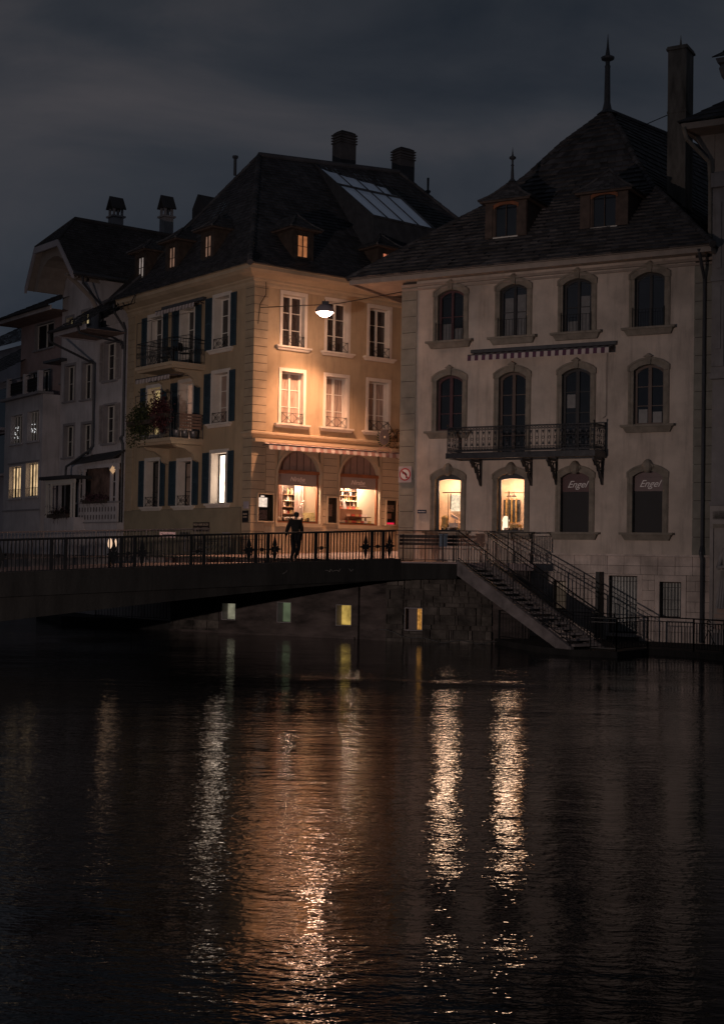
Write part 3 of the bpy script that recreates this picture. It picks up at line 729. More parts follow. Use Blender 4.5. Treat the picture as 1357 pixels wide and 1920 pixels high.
def al_win(uc, w_out, z0, z1, glass, gr=True, sh=(), sl=True, rows=3, smm=sash_w, hz=None):
    f = awn_window(AL, uc, z0, z1, w_out, (uc-w_out/2+.155, uc+w_out/2-.155, z0, z1-.155 if hz is None else hz), glass, depth=.38, gr=gr, sl=sl, rows=rows, sm=smm)
    for a, b in sh: shutter(AL, f, a, b, z0+.02, z1-.1, shut_bl)
    return f
al_win(2.42, 1.45, 11.45, 13.755, glass_d, sh=((1.28, 1.69), (3.15, 3.66)))
al_win(2.42, 1.45, 8.38, 10.595, mat('blind_glass', (.30, .21, .17), .3, .2, 2, spec=.8), sh=((1.28, 1.69), (3.15, 3.66)))
f = al_win(2.42, 1.45, 5.08, 7.305, lit_white, gr=False, sh=((1.28, 1.69), (3.15, 3.66)), rows=1, smm=iron)
f['label'] = 'brightly lit ground floor window'
al_win(5.15, 1.37, 5.03, 7.075, mat('tan_blind_glass', (.34, .25, .20), .4, .2, 2, spec=.7), sh=((4.0, 4.46), (5.84, 6.42)), smm=iron)
al_win(7.915, 1.44, 5.03, 7.205, glass_d, sh=((6.78, 7.19), (8.64, 9.1)), smm=iron)
f = al_win(5.15, 1.37, 10.95, 13.605, glass_d, gr=False, sh=((4.0, 4.46), (5.84, 6.42)), sl=False)
f = al_win(5.15, 1.37, 7.80, 10.455, lit_dim, gr=False, sh=((4.0, 4.46), (5.84, 6.42)), sl=False)
al_win(7.915, 1.44, 11.3, 13.605, glass_d, sh=((6.78, 7.19), (8.64, 9.1)))
f = al_win(7.915, 1.44, 8.2, 10.455, lit_yel, sh=((6.78, 7.19), (8.64, 9.1)), gr=False)
f['label'] = 'window with yellow lit curtains behind the climbing plants'
for a, b, c, d, m in ((1.45, 1.95, 3.15, 3.85, lit_blue), (3.15, 4.9, 3.15, 3.75, lit_blue)):
    f = MB(); f.ring(AL, [(a-.05, c-.05), (a-.05, d+.05), (b+.05, d+.05), (b+.05, c-.05)], [(a, c), (a, d), (b, d), (b, c)], -.1, .06)
    for k in range(1, 4 if b-a > 1 else 2): u = a+(b-a)*k/(4 if b-a > 1 else 2); f.box(AL, u-.02, u+.02, -.09, -.03, c, d)
    f = f.build('basement_window', grey_r, house); p = MB(); p.poly([AL.W(a, -.12, c), AL.W(b, -.12, c), AL.W(b, -.12, d), AL.W(a, -.12, d)]); p.build('pane', m, f)

# shop fronts
def disp(name, label, cat, group, mesh, loc, m):
    o = bpy.data.objects.new(name, mesh); COL.objects.link(o); o.location = loc; tag(o, label, cat, group); return o
ORD = 'first second third fourth fifth sixth seventh eighth ninth tenth eleventh twelfth thirteenth fourteenth fifteenth sixteenth seventeenth'.split()
def proto(builder, m):
    mb = MB(); builder(mb); me = bpy.data.meshes.new('goods'); me.from_pydata([tuple(v) for v in mb.v], [], mb.f); me.materials.append(m); return me
bott = [proto(lambda b: b.lathe((0, 0, 0), [(.035, 0), (.037, .13), (.03, .17), (.012, .2), (.012, .26)], 7), m) for m in (bottle_m, vest, prod_w)]
jarm = [proto(lambda b: b.lathe((0, 0, 0), [(.05, 0), (.055, .08), (.04, .12), (.045, .13), (.02, .15)], 7), m) for m in (prod_r, prod_w, vest, bottle_m)]
boxm = [proto(lambda b: b.hexa([Vector(p) for p in ((-.08, -.05, 0), (.08, -.05, 0), (.08, .05, 0), (-.08, .05, 0), (-.07, -.04, .1), (.07, -.04, .1), (.07, .04, .1), (-.07, .04, .1))]), m) for m in (prod_r, prod_w, vest)]
for si, (uc, a, b) in enumerate(shops):
    w_ = b-a-.04
    f = MB(); inner = arch(uc, w_, 4.32, 6.38, .88, 16); outer = []
    for (u, z) in inner: outer.append((a+.0 if u <= uc-w_/2+1e-4 else b if u >= uc+w_/2-1e-4 else u, 7.31 if z > 6.39 else z))
    outer[1] = (a, 6.38); outer[-2] = (b, 6.38)
    f.ring(AR, outer, inner, -.30, .0)
    f = f.build('shop_window', ochre_trim, house)
    # moulded arch band
    g_ = MB(); o2 = arch(uc, w_+.22, 4.32, 6.40, .98, 16); i2 = arch(uc, w_+.002, 4.32, 6.38, .88, 16); g_.ring(AR, o2, i2, .001, .045); g_.build('arch_moulding', ochre_trim, f)
    g_ = MB(); g_.poly([AR.W(u, -.20, z) for u, z in arch(uc, w_, 6.44, 6.45, .80, 16)]); g_.build('fanlight', fan_m, f)
    g_ = MB()
    for k in range(1, 6): u = uc-w_/2+w_*k/6; g_.box(AR, u-.012, u+.012, -.198, -.185, 6.45, 6.45+math.sqrt(max(0, 1-((u-uc)/(w_/2))**2))*.78)
    g_.build('fanlight_bar', wood_br, f)
    g_ = MB(); g_.box(AR, a+.02, b-.02, -.22, -.03, 6.32, 6.45); g_.build('transom', orange_w, f)
    g_ = MB(); g_.ring(AR, [(a+.022, 4.32), (a+.022, 6.32), (b-.022, 6.32), (b-.022, 4.32)], [(a+.09, 4.38), (a+.09, 6.32-.001), (b-.09, 6.32-.001), (b-.09, 4.38)], -.20, -.10); g_.build('shop_frame', orange_w, f)
    g_ = MB(); g_.box(AR, a+.09, b-.09, -.165, -.15, 5.84, 6.319); g_.build('name_band', band_g, f)
    text(AR, 'Nirabe', uc+.02, -.148, 6.10, .26, letter, f, .3, bold=.004); text(AR, 'confiserie', uc+.28, -.148, 5.975, .085, letter, f, .1)
    p = MB(); p.poly([AR.W(a+.09, -.17, 4.38), AR.W(b-.09, -.17, 4.38), AR.W(b-.09, -.17, 5.84), AR.W(a+.09, -.17, 5.84)]); p.build('pane', glass_c, f)
    # the room behind
    g_ = MB(); D = -1.75; W = AR.W; a2, b2 = (a-.1, a+3.03) if si == 0 else (a-.1, b+1.3)
    for q in ([W(a2, D, 4.3), W(b2, D, 4.3), W(b2, D, 6.6), W(a2, D, 6.6)], [W(a2, D, 4.3), W(a2, -.31, 4.3), W(a2, -.31, 6.6), W(a2, D, 6.6)], [W(b2, D, 4.3), W(b2, -.31, 4.3), W(b2, -.31, 6.6), W(b2, D, 6.6)],
              [W(a2, D, 4.3), W(b2, D, 4.3), W(b2, -.31, 4.3), W(a2, -.31, 4.3)], [W(a2, D, 6.6), W(b2, D, 6.6), W(b2, -.31, 6.6), W(a2, -.31, 6.6)]): g_.poly(q)
    g_.build('interior', mat('warm_interior%d' % si, (.50, .34, .25), .9), f)
    g_ = MB(); s0 = .55 if si == 0 else .50; ua = a+(b-a)*s0
    g_.box(AR, ua+.72, b+.78, -1.1, -1.05, 4.35, 6.4); g_.build('cream_screen', cream, f)
    if si == 0:
        g_ = MB(); ca, cb = a+(b-a)*.40+.66, a+(b-a)*.63+.62
        n = 22; pts = [(ca+(cb-ca)*i/n, -.95+.035*math.sin(i*1.9)) for i in range(n+1)]
        for (x0, y0), (x1, y1) in zip(pts, pts[1:]): g_.poly([W(x0, y0, 4.4), W(x1, y1, 4.4), W(x1, y1, 6.5), W(x0, y0, 6.5)])
        pts = [(a+.55+.26*i/8, -.8+.035*math.sin(i*1.9)) for i in range(9)]
        for (x0, y0), (x1, y1) in zip(pts, pts[1:]): g_.poly([W(x0, y0, 4.4), W(x1, y1, 4.4), W(x1, y1, 6.5), W(x0, y0, 6.5)])
        g_.build('curtain', curt, f)
    # shelves with goods
    sh = empty('shelf_unit', AR.W(a+.8, -1.2, 4.3), ('dark shelf unit of bottles in the left arched shop window', 'tall shelf unit of jars in the right arched shop window')[si], 'shelf')
    x0, x1 = a+(1.22 if si == 0 else .98), a+(b-a)*(.50 if si == 0 else .56)+1.0; lev = (4.75, 5.03, 5.29, 5.55) if si == 0 else (4.95, 5.17, 5.39, 5.61, 5.82)
    g_ = MB(); g_.box(AR, x0, x1, -1.62, -1.58, 4.35, 6.2); g_.build('back_board', wood_br, sh)
    for z in lev: g_ = MB(); g_.box(AR, x0, x1, -1.58, -1.25, z-.03, z); g_.build('shelf', shelf_w if z != lev[2] else cream, sh)
    for z in lev:
        u = x0+.06; k = -1
        while u < x1-.05:
            hi = z > 5; q_ = random.randrange(3); k += 1; disp('bottle' if hi else 'jar', '%s %s from the left on the %s shelf up in the %s shop window' % (ORD[k], 'bottle' if hi else 'jar', ORD[lev.index(z)], ('left', 'right')[si]), 'bottle' if hi else 'jar', ('goods on the left shop shelves', 'goods on the right shop shelves')[si], (bott if hi else jarm)[q_], AR.W(u, -1.38+random.uniform(-.06, .06), z), None)
            u += random.uniform(.085, .13)
    # display steps in the window
    tb = empty('display_table', AR.W(uc, -.6, 4.3), ('low display of white figures in the left shop window', 'stepped display table of red boxes in the right shop window')[si], 'table')
    g_ = MB(); g_.box(AR, a+.1, b+.4, -.85, -.31, 4.36, 4.42); g_.build('base', wood_br if si else wood_d, tb)
    if si:
        g_ = MB(); g_.box(AR, a+0.70, a+1.85, -1.0, -.8, 4.36, 4.98); g_.box(AR, a+0.65, a+1.80, -1.04, -.78, 4.98, 5.01); g_.box(AR, a+.95, a+2.1, -.8, -.5, 4.66, 4.70); g_.box(AR, a+1.0, a+1.06, -.7, -.64, 4.42, 4.66); g_.box(AR, a+1.9, a+1.96, -.7, -.64, 4.42, 4.66); g_.build('step', shelf_w, tb)
        for zz, uu0, uu1, vv in ((4.42, a+.4, b-.1, -.45), (4.70, a+1.0, a+2.05, -.62), (5.01, a+.7, a+1.75, -.9)):
            u = uu0; k = -1
            while u < uu1: k += 1; disp('gift_box', '%s box from the left on the %s tier of the right shop display' % (ORD[k], {4.42: 'lowest', 4.70: 'middle', 5.01: 'top'}[zz]), 'box', 'boxes on the shop display', random.choice(boxm), AR.W(u, vv+random.uniform(-.08, .08), zz), None); u += random.uniform(.13, .2)
        g_ = MB(); g_.hexa([W(a+0.86, -.8, 5.02), W(a+1.00, -.8, 5.02), W(a+1.00, -.78, 5.02), W(a+0.86, -.78, 5.02), W(a+0.76, -.84, 5.45), W(a+0.90, -.84, 5.45), W(a+0.90, -.82, 5.45), W(a+0.76, -.82, 5.45)])
        tag(g_.build('price_card', sign_w), 'leaning white card on the display in the right shop window', 'card')
    else:
        for zz, uu0, uu1, vv in ((4.42, a+.45, b-.1, -.45), (4.42, a+.6, b-.7, -.62)):
            u = uu0; k = -1
            while u < uu1: k += 1; disp('figurine', '%s figure from the left in the %s row of the left shop display' % (ORD[k], 'front' if vv > -.5 else 'rear'), 'figurine', 'figures on the shop display', random.choice(jarm[1:]), AR.W(u, vv+random.uniform(-.06, .06), zz), None); u += random.uniform(.12, .2)
        g_ = MB(); g_.lathe(W(a+1.65, -.7, 4.42), [(.06, 0), (.07, .12), (.01, .16), (.008, .75)], 8)
        for i in range(7): c = W(a+1.65+.05*math.sin(i*2)+.03*i, -.7, 5.0+.05*i*.9); g_.lathe(c, [(.01, -.03), (.045, 0), (.01, .03)], 6)
        tag(g_.build('orchid', prod_w), 'white potted orchid in the left shop window', 'plant')
        g_ = MB(); g_.hexa([W(b-0.42, -.5, 4.45), W(b+0.13, -.5, 4.45), W(b+0.13, -.44, 4.45), W(b-0.42, -.44, 4.45), W(b-0.45, -.62, 4.76), W(b+0.11, -.62, 4.80), W(b+0.11, -.56, 4.80), W(b-0.45, -.56, 4.76)])
        tag(g_.build('cushion', mat('cushion_gold', (.55, .45, .22), .9, .3, 12)), 'flat gold patterned cushion leaning in the left shop window', 'cushion')
    l = bpy.data.lights.new('shop_light', 'POINT'); l.energy = 300; l.color = (1, .74, .52); l.shadow_soft_size = .3
    o = bpy.data.objects.new('shop_light', l); COL.objects.link(o); o.location = AR.W(uc+.30, -.72, 6.2)

# scalloped awnings
def awning(F, u0, u1, v0, v1, zt, zf, drop, sw, m1, m2, label, name='awning', cas=None, scallop=True):
    t = empty(name, F.W((u0+u1)/2, v1, zf), label, 'awning'); n = int(round((u1-u0)/sw))
    A_, B_ = MB(), MB()
    for k in range(n):
        a, b = u0+(u1-u0)*k/n, u0+(u1-u0)*(k+1)/n; q = A_ if k % 2 == 0 else B_
        wv = .012*math.sin(k*1.7)
        q.poly([F.W(a, v0, zt), F.W(b, v0, zt), F.W(b, v1, zf), F.W(a, v1, zf)])
        pts = [F.W(a, v1, zf), F.W(b, v1, zf)]
        m_ = 6
        for i in range(m_+1):
            s_ = i/m_; uu = b+(a-b)*s_
            pts.append(F.W(uu, v1+.02+wv, zf-drop-(.05*math.sin(PI*s_) if scallop else 0)))
        q.poly(pts)
    A_.build('canopy_stripes', m1, t); B_.build('canopy_stripes', m2, t)
    if cas:
        a = MB(); a.box(F, u0-.1, u1+.1, v0-.05, v0+.14, zt+.0, zt+.13); a.build('case', cas, t)
    a = MB(); a.bar(F.W(u0, v1, zf), F.W(u1, v1, zf), .02, n=6)
    for u in (u0+.05, u1-.05): a.bar(F.W(u, v0, zt-.12), F.W(u, v1, zf), .018)
    a.build('arm', lead_m, t)
    return t
awning(AR, .42, 7.45, .06, .58, 7.50, 7.40, .17, .19, awn_w, awn_r, 'scalloped rose and white awning above the two shop windows')
awning(BF, 3.15, 8.70, .03, .62, 10.80, 10.66, .22, .145, awn_v, awn_w, 'dark violet striped awning half rolled over the pink house balcony', cas=lead_m, scallop=False)
a = MB(); a.path([BF.W(8.45, .1, 10.7), BF.W(8.43, .08, 8.25), BF.W(8.3, .08, 8.15)], .008); tag(a.build('crank_rod', iron), 'thin crank rod hanging from the violet awning down the pink wall', 'rod')

# wall show cases and plates
def showcase(u0, u1, z0, z1, label, ins):
    t = empty('showcase', AR.W((u0+u1)/2, .05, z0), label, 'showcase')
    a = MB(); a.ring(AR, [(u0, z0), (u0, z1), (u1, z1), (u1, z0)], [(u0+.045, z0+.045), (u0+.045, z1-.045), (u1-.045, z1-.045), (u1-.045, z0+.045)], .03, .14); a.build('frame', ochre_trim, t)
    a = MB(); a.box(AR, u0+.045, u1-.045, .024, .035, z0+.045, z1-.045); a.build('back', black_m, t)
    for (a0, a1, b0, b1, m) in ins:
        a = MB(); a.box(AR, u0+a0, u0+a1, .04, .055, z0+b0, z0+b1); a.build('print', m, t)
    a = MB(); a.poly([AR.W(u0+.04, .125, z0+.04), AR.W(u1-.04, .125, z0+.04), AR.W(u1-.04, .125, z1-.04), AR.W(u0+.04, .125, z1-.04)]); a.build('pane', glass_c, t)
lit_print = glow('lit_print', (1., .78, .62), .9, .3, 9); dim_print = mat('dim_print', (.45, .36, .33), .6, .5, 14); rosep = mat('rose_print', (.55, .32, .26), .6, .2, 8)
showcase(.24, 1.03, 4.32, 5.47, 'left wall showcase with a lit round picture above a grey one', [(.09, .50, .60, .97, lit_print), (.10, .50, .10, .48, dim_print), (.20, .36, .99, 1.05, lit_print)])
showcase(3.66, 4.2, 4.33, 5.46, 'middle wall showcase between the shop windows with one framed rose print', [(.08, .30, .32, .82, dim_print), (.11, .27, .37, .77, rosep)])
showcase(6.76, 7.36, 4.34, 5.46, 'right wall showcase with two prints and a red strip at the bottom', [(.10, .48, .60, .88, dim_print), (.14, .34, .30, .52, rosep), (.06, .50, .06, .13, mat('red_strip', (.8, .02, .06), .5, emit=(1, .02, .08), estr=.7))])
def plate(F, name, label, u0, u1, z0, z1, m, v=.05, lines=(), lm=None, cat='sign'):
    t = empty(name, F.W((u0+u1)/2, v, z0), label, cat); a = MB(); a.box(F, u0, u1, v, v+.025, z0, z1); a.build('board', m, t)
    for s_, u, z, sz in lines: text(F, s_, u, v+.027, z, sz, lm, t, bold=.004)
    return t
plate(AL, 'salon_sign', 'dark brown hair salon sign low on the ochre river wall', 2.98, 4.24, 3.94, 4.32, mat('sign_brown', (.035, .02, .015), .5), .06, [('FRESH HAIR SALON', 3.61, 4.22, .135), ('DAMEN + HERREN', 3.61, 4.045, .135)], letter_br)
plate(AL, 'notice_board', 'dark notice board low on the house corner below the white plate', .10, .52, 4.30, 4.76, black_m, .04, [('SALON', .31, 4.62, .09), ('COIFFURE', .31, 4.50, .06)], letter_br)
plate(AL, 'white_plate', 'small white square plate above the dark notice board on the corner', .08, .44, 4.84, 5.12, mat('lilac_plate', (.42, .38, .42), .6), .04, cat='plate')
plate(BF, 'street_sign', 'small dark blue street name sign left of the first lit window', .82, 1.20, 4.72, 4.86, sign_bl, .02, [('Obere Hauptg.', 1.01, 4.79, .05)], sign_w)
# no left turn sign on the grey quoin
t = empty('traffic_sign', BF.W(.3, .05, 6.0), 'round no left turn traffic sign on a white square plate on the quoin', 'sign')
a = MB(); a.box(BF, -.02, .55, .05, .07, 5.93, 6.55); a.build('back_plate', mat('grey_plate', (.42, .37, .40), .6), t)
cz, cu_ = 6.24, .27
def disk(r, v, n=28): return [BF.W(cu_+r*math.cos(2*PI*i/n), v, cz+r*math.sin(2*PI*i/n)) for i in range(n)]
a = MB(); a.poly(disk(.245, .074)); a.build('rim', red_m, t)
a = MB(); a.poly(disk(.195, .077)); a.build('face', sign_w, t)
a = MB()
def pl2(p, q, wd, v):
    (x0, y0), (x1, y1) = p, q; L = math.hypot(x1-x0, y1-y0); nx, ny = -(y1-y0)/L*wd, (x1-x0)/L*wd
    a.poly([BF.W(cu_+x0+nx, v, cz+y0+ny), BF.W(cu_+x1+nx, v, cz+y1+ny), BF.W(cu_+x1-nx, v, cz+y1-ny), BF.W(cu_+x0-nx, v, cz+y0-ny)])
pl2((.07, -.15), (.06, .0), .028, .080); pl2((.06, -.01), (.0, .06), .028, .0805); pl2((0, .06), (-.07, .07), .028, .081)
a.poly([BF.W(cu_-.14, .082, cz+.07), BF.W(cu_-.06, .082, cz+.14), BF.W(cu_-.06, .082, cz+.0)]); a.build('arrow', black_m, t)
a = MB(); pl2((-.14, .14), (.14, -.14), .02, .085); a.build('bar', red_m, t)

# hanging emblem of the shop on a wrought iron bracket
t = empty('shop_emblem', AR.W(6.2, .7, 7.9), 'oval grey wreathed emblem with ribbons on a curled iron bracket', 'emblem')
a = MB(); eo = AR.W(6.05, .8, 8.02); X = AR.d; Zv = Vector((0, 0, 1))
rr = [(.26*math.cos(2*PI*i/24), .33*math.sin(2*PI*i/24)) for i in range(24)]
a.prism(type('F', (), {'W': staticmethod(lambda u, v, z: eo+X*u+AR.n*v+Zv*z)}), rr, -.02, .02); a.build('disc', mat('emblem_grey', (.16, .14, .15), .5, .2, 9), t)
a = MB()
for s_ in (-1, 1):
    for i in range(7):
        an = -PI/2+s_*(.25+.27*i); c = eo+X*.27*math.cos(an)+Zv*.34*math.sin(an); dv = X*math.cos(an+s_*.7)*.17+Zv*math.sin(an+s_*.7)*.17
        pz = dv.cross(AR.n).normalized()*.04; a.poly([c, c+dv*.4+pz, c+dv, c+dv*.4-pz])
a.build('wreath', mat('wreath_green', (.03, .045, .025), .6), t)
a = MB()
for s_ in (-1, 1):
    p0, p1, p2 = eo+X*.02*s_-Zv*.42, eo+X*.2*s_-Zv*.44, eo+X*.40*s_-Zv*.66; wv = Zv*.05
    a.poly([p0-wv, p1-wv*1.2, p1+wv*.6, p0+wv]); a.poly([p1-wv*1.4+AR.n*.01, p2-X*.06*s_-wv*.4+AR.n*.01, p2+wv*1.0+X*.03*s_+AR.n*.01, p1+wv*.6+AR.n*.01])
a.build('ribbon', mat('ribbon_rose', (.42, .28, .23), .7), t)
a = MB(); a.lathe(eo+AR.n*.03, [(.02, -.05), (.045, 0), (.02, .05)], 6); a.build('boss', cream, t)
a = MB(); a.path([eo+Zv*.36, eo+Zv*.5, AR.W(6.3, .75, 8.62), AR.W(7.35, .05, 8.1)], .014); a.path([AR.W(7.35, .05, 8.4), AR.W(7.35, .05, 7.2)], .014)
for cx, cz2, r in ((6.75, 8.3, .13), (7.0, 8.05, .10), (7.15, 8.35, .12), (6.9, 7.75, .2)):
    pts = [AR.W(cx+r*(1-i*.04)*math.cos(i*.5), .3, cz2+r*(1-i*.04)*math.sin(i*.5)) for i in range(16)]; a.path(pts, .011)
a.build('bracket', iron, t)
for zz, lb in ((8.0, 'upper'), (6.9, 'lower')):
    a = MB(); a.path([AR.W(7.45, .05, zz+.3), AR.W(7.55, .5, zz+.3)], .015); a.lathe(AR.W(7.55, .5, zz+.22), [(.02, .1), (.09, .02), (.07, -.05)], 8)
    tag(a.build('wall_spotlight', iron), '%s small black spotlight on the ochre wall near the grey quoin' % lb, 'spotlight')

# roof of the corner house
GA = [(0, 0), (.14, .085), (.3, .235), (.6, .575), (1, 1)]
c0 = AR.W(-.74, .74, 14.44); eR = AR.W(19, .74, 14.44); eL = AL.W(11.6, .74, 14.44)
R1 = AR.W(3.89, -5.85, 20.93); R2 = AR.W(11.6, -5.3, 21.45); bL = AL.W(11.6, -13, 14.44); bR = AR.W(19, -13, 14.44)
mb = MB(); tiles(mb, c0, eR, R1, R2, 44, .24, .03, GA); tiles(mb, eL, c0, R1, R1, 44, .24, .03, GA)
for p in ((eL, bL, R1, R1), (eR, bR, R2, R2)): mb.poly([p[0], p[1], p[2]])
mb.poly([bL, bR, R2, R1])
mb.poly([c0-Vector((0, 0, .02)), eR-Vector((0, 0, .02)), bR-Vector((0, 0, .02)), bL-Vector((0, 0, .02)), eL-Vector((0, 0, .02))])
roof = mb.build('roof', roof_a, house)
mb = MB(); ridge(mb, c0, R1, GA, .13, 30); ridge(mb, eL, R1, GA, .10, 20); ridge(mb, eR, R2, GA, .11, 24); mb.bar(R1+Vector((0, 0, .05)), R2+Vector((0, 0, .05)), .13, .11, 8)
mb.build('ridge_tiles', roof_a, roof)
def pots(F, name, u0, u1, v0, v1, z0, z1, m, crown=True):
    a = MB(); a.box(F, u0, u1, v0, v1, z0, z1-.62)
    zz = z1-.62
    if crown:
        for k in range(4): a.box(F, u0-.05, u1+.05, v0-.05, v1+.05, zz+.002, zz+.06); a.box(F, u0+.02, u1-.02, v0+.02, v1-.02, zz+.062, zz+.13); zz += .132
        a.taper(F, u0+.16, u1-.16, v0+.16, v1-.16, zz+.1, zz+.0, .16, .16)
    return a.build(name, m, house)
pots(AR, 'chimney', 9.05, 9.95, -7.3, -6.6, 20.2, 23.4, roof_b); pots(AR, 'chimney', 12.8, 13.7, -7.4, -6.7, 19.8, 23.35, roof_b)
a = MB(); a.lathe(AR.W(14.6, -6.7, 20.3), [(.09, 0), (.08, 1.0), (.14, 1.02), (.14, 1.1), (.05, 1.14), (.06, 1.75)], 8); a.build('vent_pipe', lead_m, house)
a = MB(); a.lathe(AR.W(3.0, -6.4, 20.0), [(.07, 0), (.07, .75), (.13, .78), (.13, .88)], 8); a.build('vent_pipe', lead_m, house)
# glazed roof light
W = AR.W; g0, g1, h0, h1 = 6.8, 10.6, 6.6, 10.15
TL, TR, BL, BR = W(g0, -5.75, 21.12), W(g1, -5.7, 21.15), W(h0, -.9, 17.72), W(h1, -.9, 17.66)
mb = MB(); up = Vector((0, 0, 1))
mb.poly([TL, BL, W(h0, -.9, 15.6), W(g0, -5.75, 20.4)]); mb.poly([TR, BR, W(h1, -.9, 15.6), W(g1, -5.7, 20.4)]); mb.poly([BL, BR, W(h1, -.9, 15.6), W(h0, -.9, 15.6)])
sk = mb.build('skylight', lead_m, house)
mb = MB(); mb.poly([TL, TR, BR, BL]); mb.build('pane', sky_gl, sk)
mb = MB(); zz = up*.04
for k in range(5): mb.bar(TL+(TR-TL)*k/4+zz, BL+(BR-BL)*k/4+zz, .055 if k in (0, 4) else .03)
for s_ in (0, .42, 1): mb.bar(TL+(BL-TL)*s_+zz, TR+(BR-TR)*s_+zz, .06)
mb.build('frame', lead_m, sk)
n_ = (TR-TL).cross(BL-TL).normalized(); n_ = n_ if n_.z > 0 else -n_
q = lambda s_, t_: TL+(TR-TL)*t_+(BL-TL)*s_+n_*.03
mb = MB(); mb.poly([q(.06, .93), q(.40, .84), q(.40, .99), q(.06, .99)]); mb.build('open_pane', black_m, sk)
# small roof window on the river slope
mb = MB(); P0 = AL.W(6.9, -1.9, 17.75); mb.poly([P0, AL.W(6.0, -1.9, 17.75), AL.W(6.0, -2.55, 18.75), AL.W(6.9, -2.55, 18.75)]); mb.build('roof_window', sky_gl, house)

def dormer(F, parent, uc, w_, vf, z0, z1, rz, depth, ww, wz0, wz1, glass, wallm, roofm, over=.3, arched=0., finial=None, cols=2, shut=None):
    a = MB(); hw = w_/2
    wall(a, F, uc-hw, uc+hw, z0, z1, [(uc-ww/2, uc+ww/2, wz0, wz1, .12)], .12, vf)
    for s_ in (-1, 1): a.poly([F.W(uc+s_*hw, vf, z0), F.W(uc+s_*hw, vf-depth, z0), F.W(uc+s_*hw, vf-depth, z1), F.W(uc+s_*hw, vf, z1)])
    d = a.build('dormer', wallm, parent)
    a = MB(); e0, e1 = uc-hw-over, uc+hw+over; vo = vf+over
    a.box(F, e0+.05, e1-.05, vf-depth, vo-.05, z1+.001, z1+.07); a.build('eaves_board', wood_br, d)
    a = MB(); ap = F.W(uc, vf-.55, rz); bk = F.W(uc, vf-depth-1.4, rz); g = [(0, 0), (.4, .3), (1, 1)]
    tiles(a, F.W(e0, vo, z1+.07), F.W(e1, vo, z1+.07), ap, ap, 7, .2, .02, g, .004)
    tiles(a, F.W(e0, vf-depth-1.0, z1+.07), F.W(e0, vo, z1+.07), bk, ap, 7, .2, .02, g, .004)
    tiles(a, F.W(e1, vo, z1+.07), F.W(e1, vf-depth-1.0, z1+.07), ap, bk, 7, .2, .02, g, .004)
    ridge(a, F.W(e0, vo, z1+.09), ap+up*.02, g, .05, 6); ridge(a, F.W(e1, vo, z1+.09), ap+up*.02, g, .05, 6)
    a.build('dormer_roof', roofm, d)
    f = sashes(F, d, uc, ww, wz0, wz1, vf-.08, wood_d if glass in (lit_orange, lit_dim, lit_grey) else wood_br, rows=cols, fr=.04, mull=.03, bar=.02)
    pane(F, d, uc, ww-.02, wz0+.01, wz1-.01, vf-.07, glass)
    if arched:
        a = MB(); a.ring(F, arch(uc, ww+.12, wz1-.16, wz1-.02, .12), arch(uc, ww-.02, wz1-.16, wz1-.12, .10), vf-.04, vf+.03); a.build('window_head', orange_w, d)
    if shut:
        for s_ in (-1, 1):
            b = MB(); b.box(F, min(uc+s_*(ww/2+.08), uc+s_*shut), max(uc+s_*(ww/2+.08), uc+s_*shut), vf+.01, vf+.05, wz0, wz1); b.build('shutter', wood_br, d)
    a = MB(); a.box(F, uc-ww/2-.05, uc+ww/2+.05, vf+.001, vf+.06, wz0-.05, wz0-.001); a.build('sill', sash_w if finial is not None or arched else wood_d, d)
    if finial:
        a = MB(); c = F.W(uc, vf-.55, rz-.03); h = finial
        a.lathe(c, [(.16, 0), (.07, .12), (.045, h*.45), (.07, h*.47), (.04, h*.5), (.04, h*.62), (.13, h*.67), (.13, h*.71), (.04, h*.75), (.015, h*.9), (.005, h)], 9); a.build('finial', lead_m, d)
    return d
dormer(AR, house, 2.55, 1.05, -.35, 15.0, 16.35, 17.15, 1.6, .55, 15.25, 16.2, lit_orange, wood_d, roof_a)
dormer(AR, house, 7.0, 1.05, -.35, 15.0, 16.25, 17.0, 1.6, .5, 15.3, 16.1, lit_orange2, wood_d, roof_a)
for u in (4.2, 7.2, 10.0): dormer(AL, house, u, 1.05, -.3, 15.1, 16.68, 17.4, 1.8, .52, 15.5, 16.5, lit_dim if u != 10 else lit_grey, wood_d, roof_a)
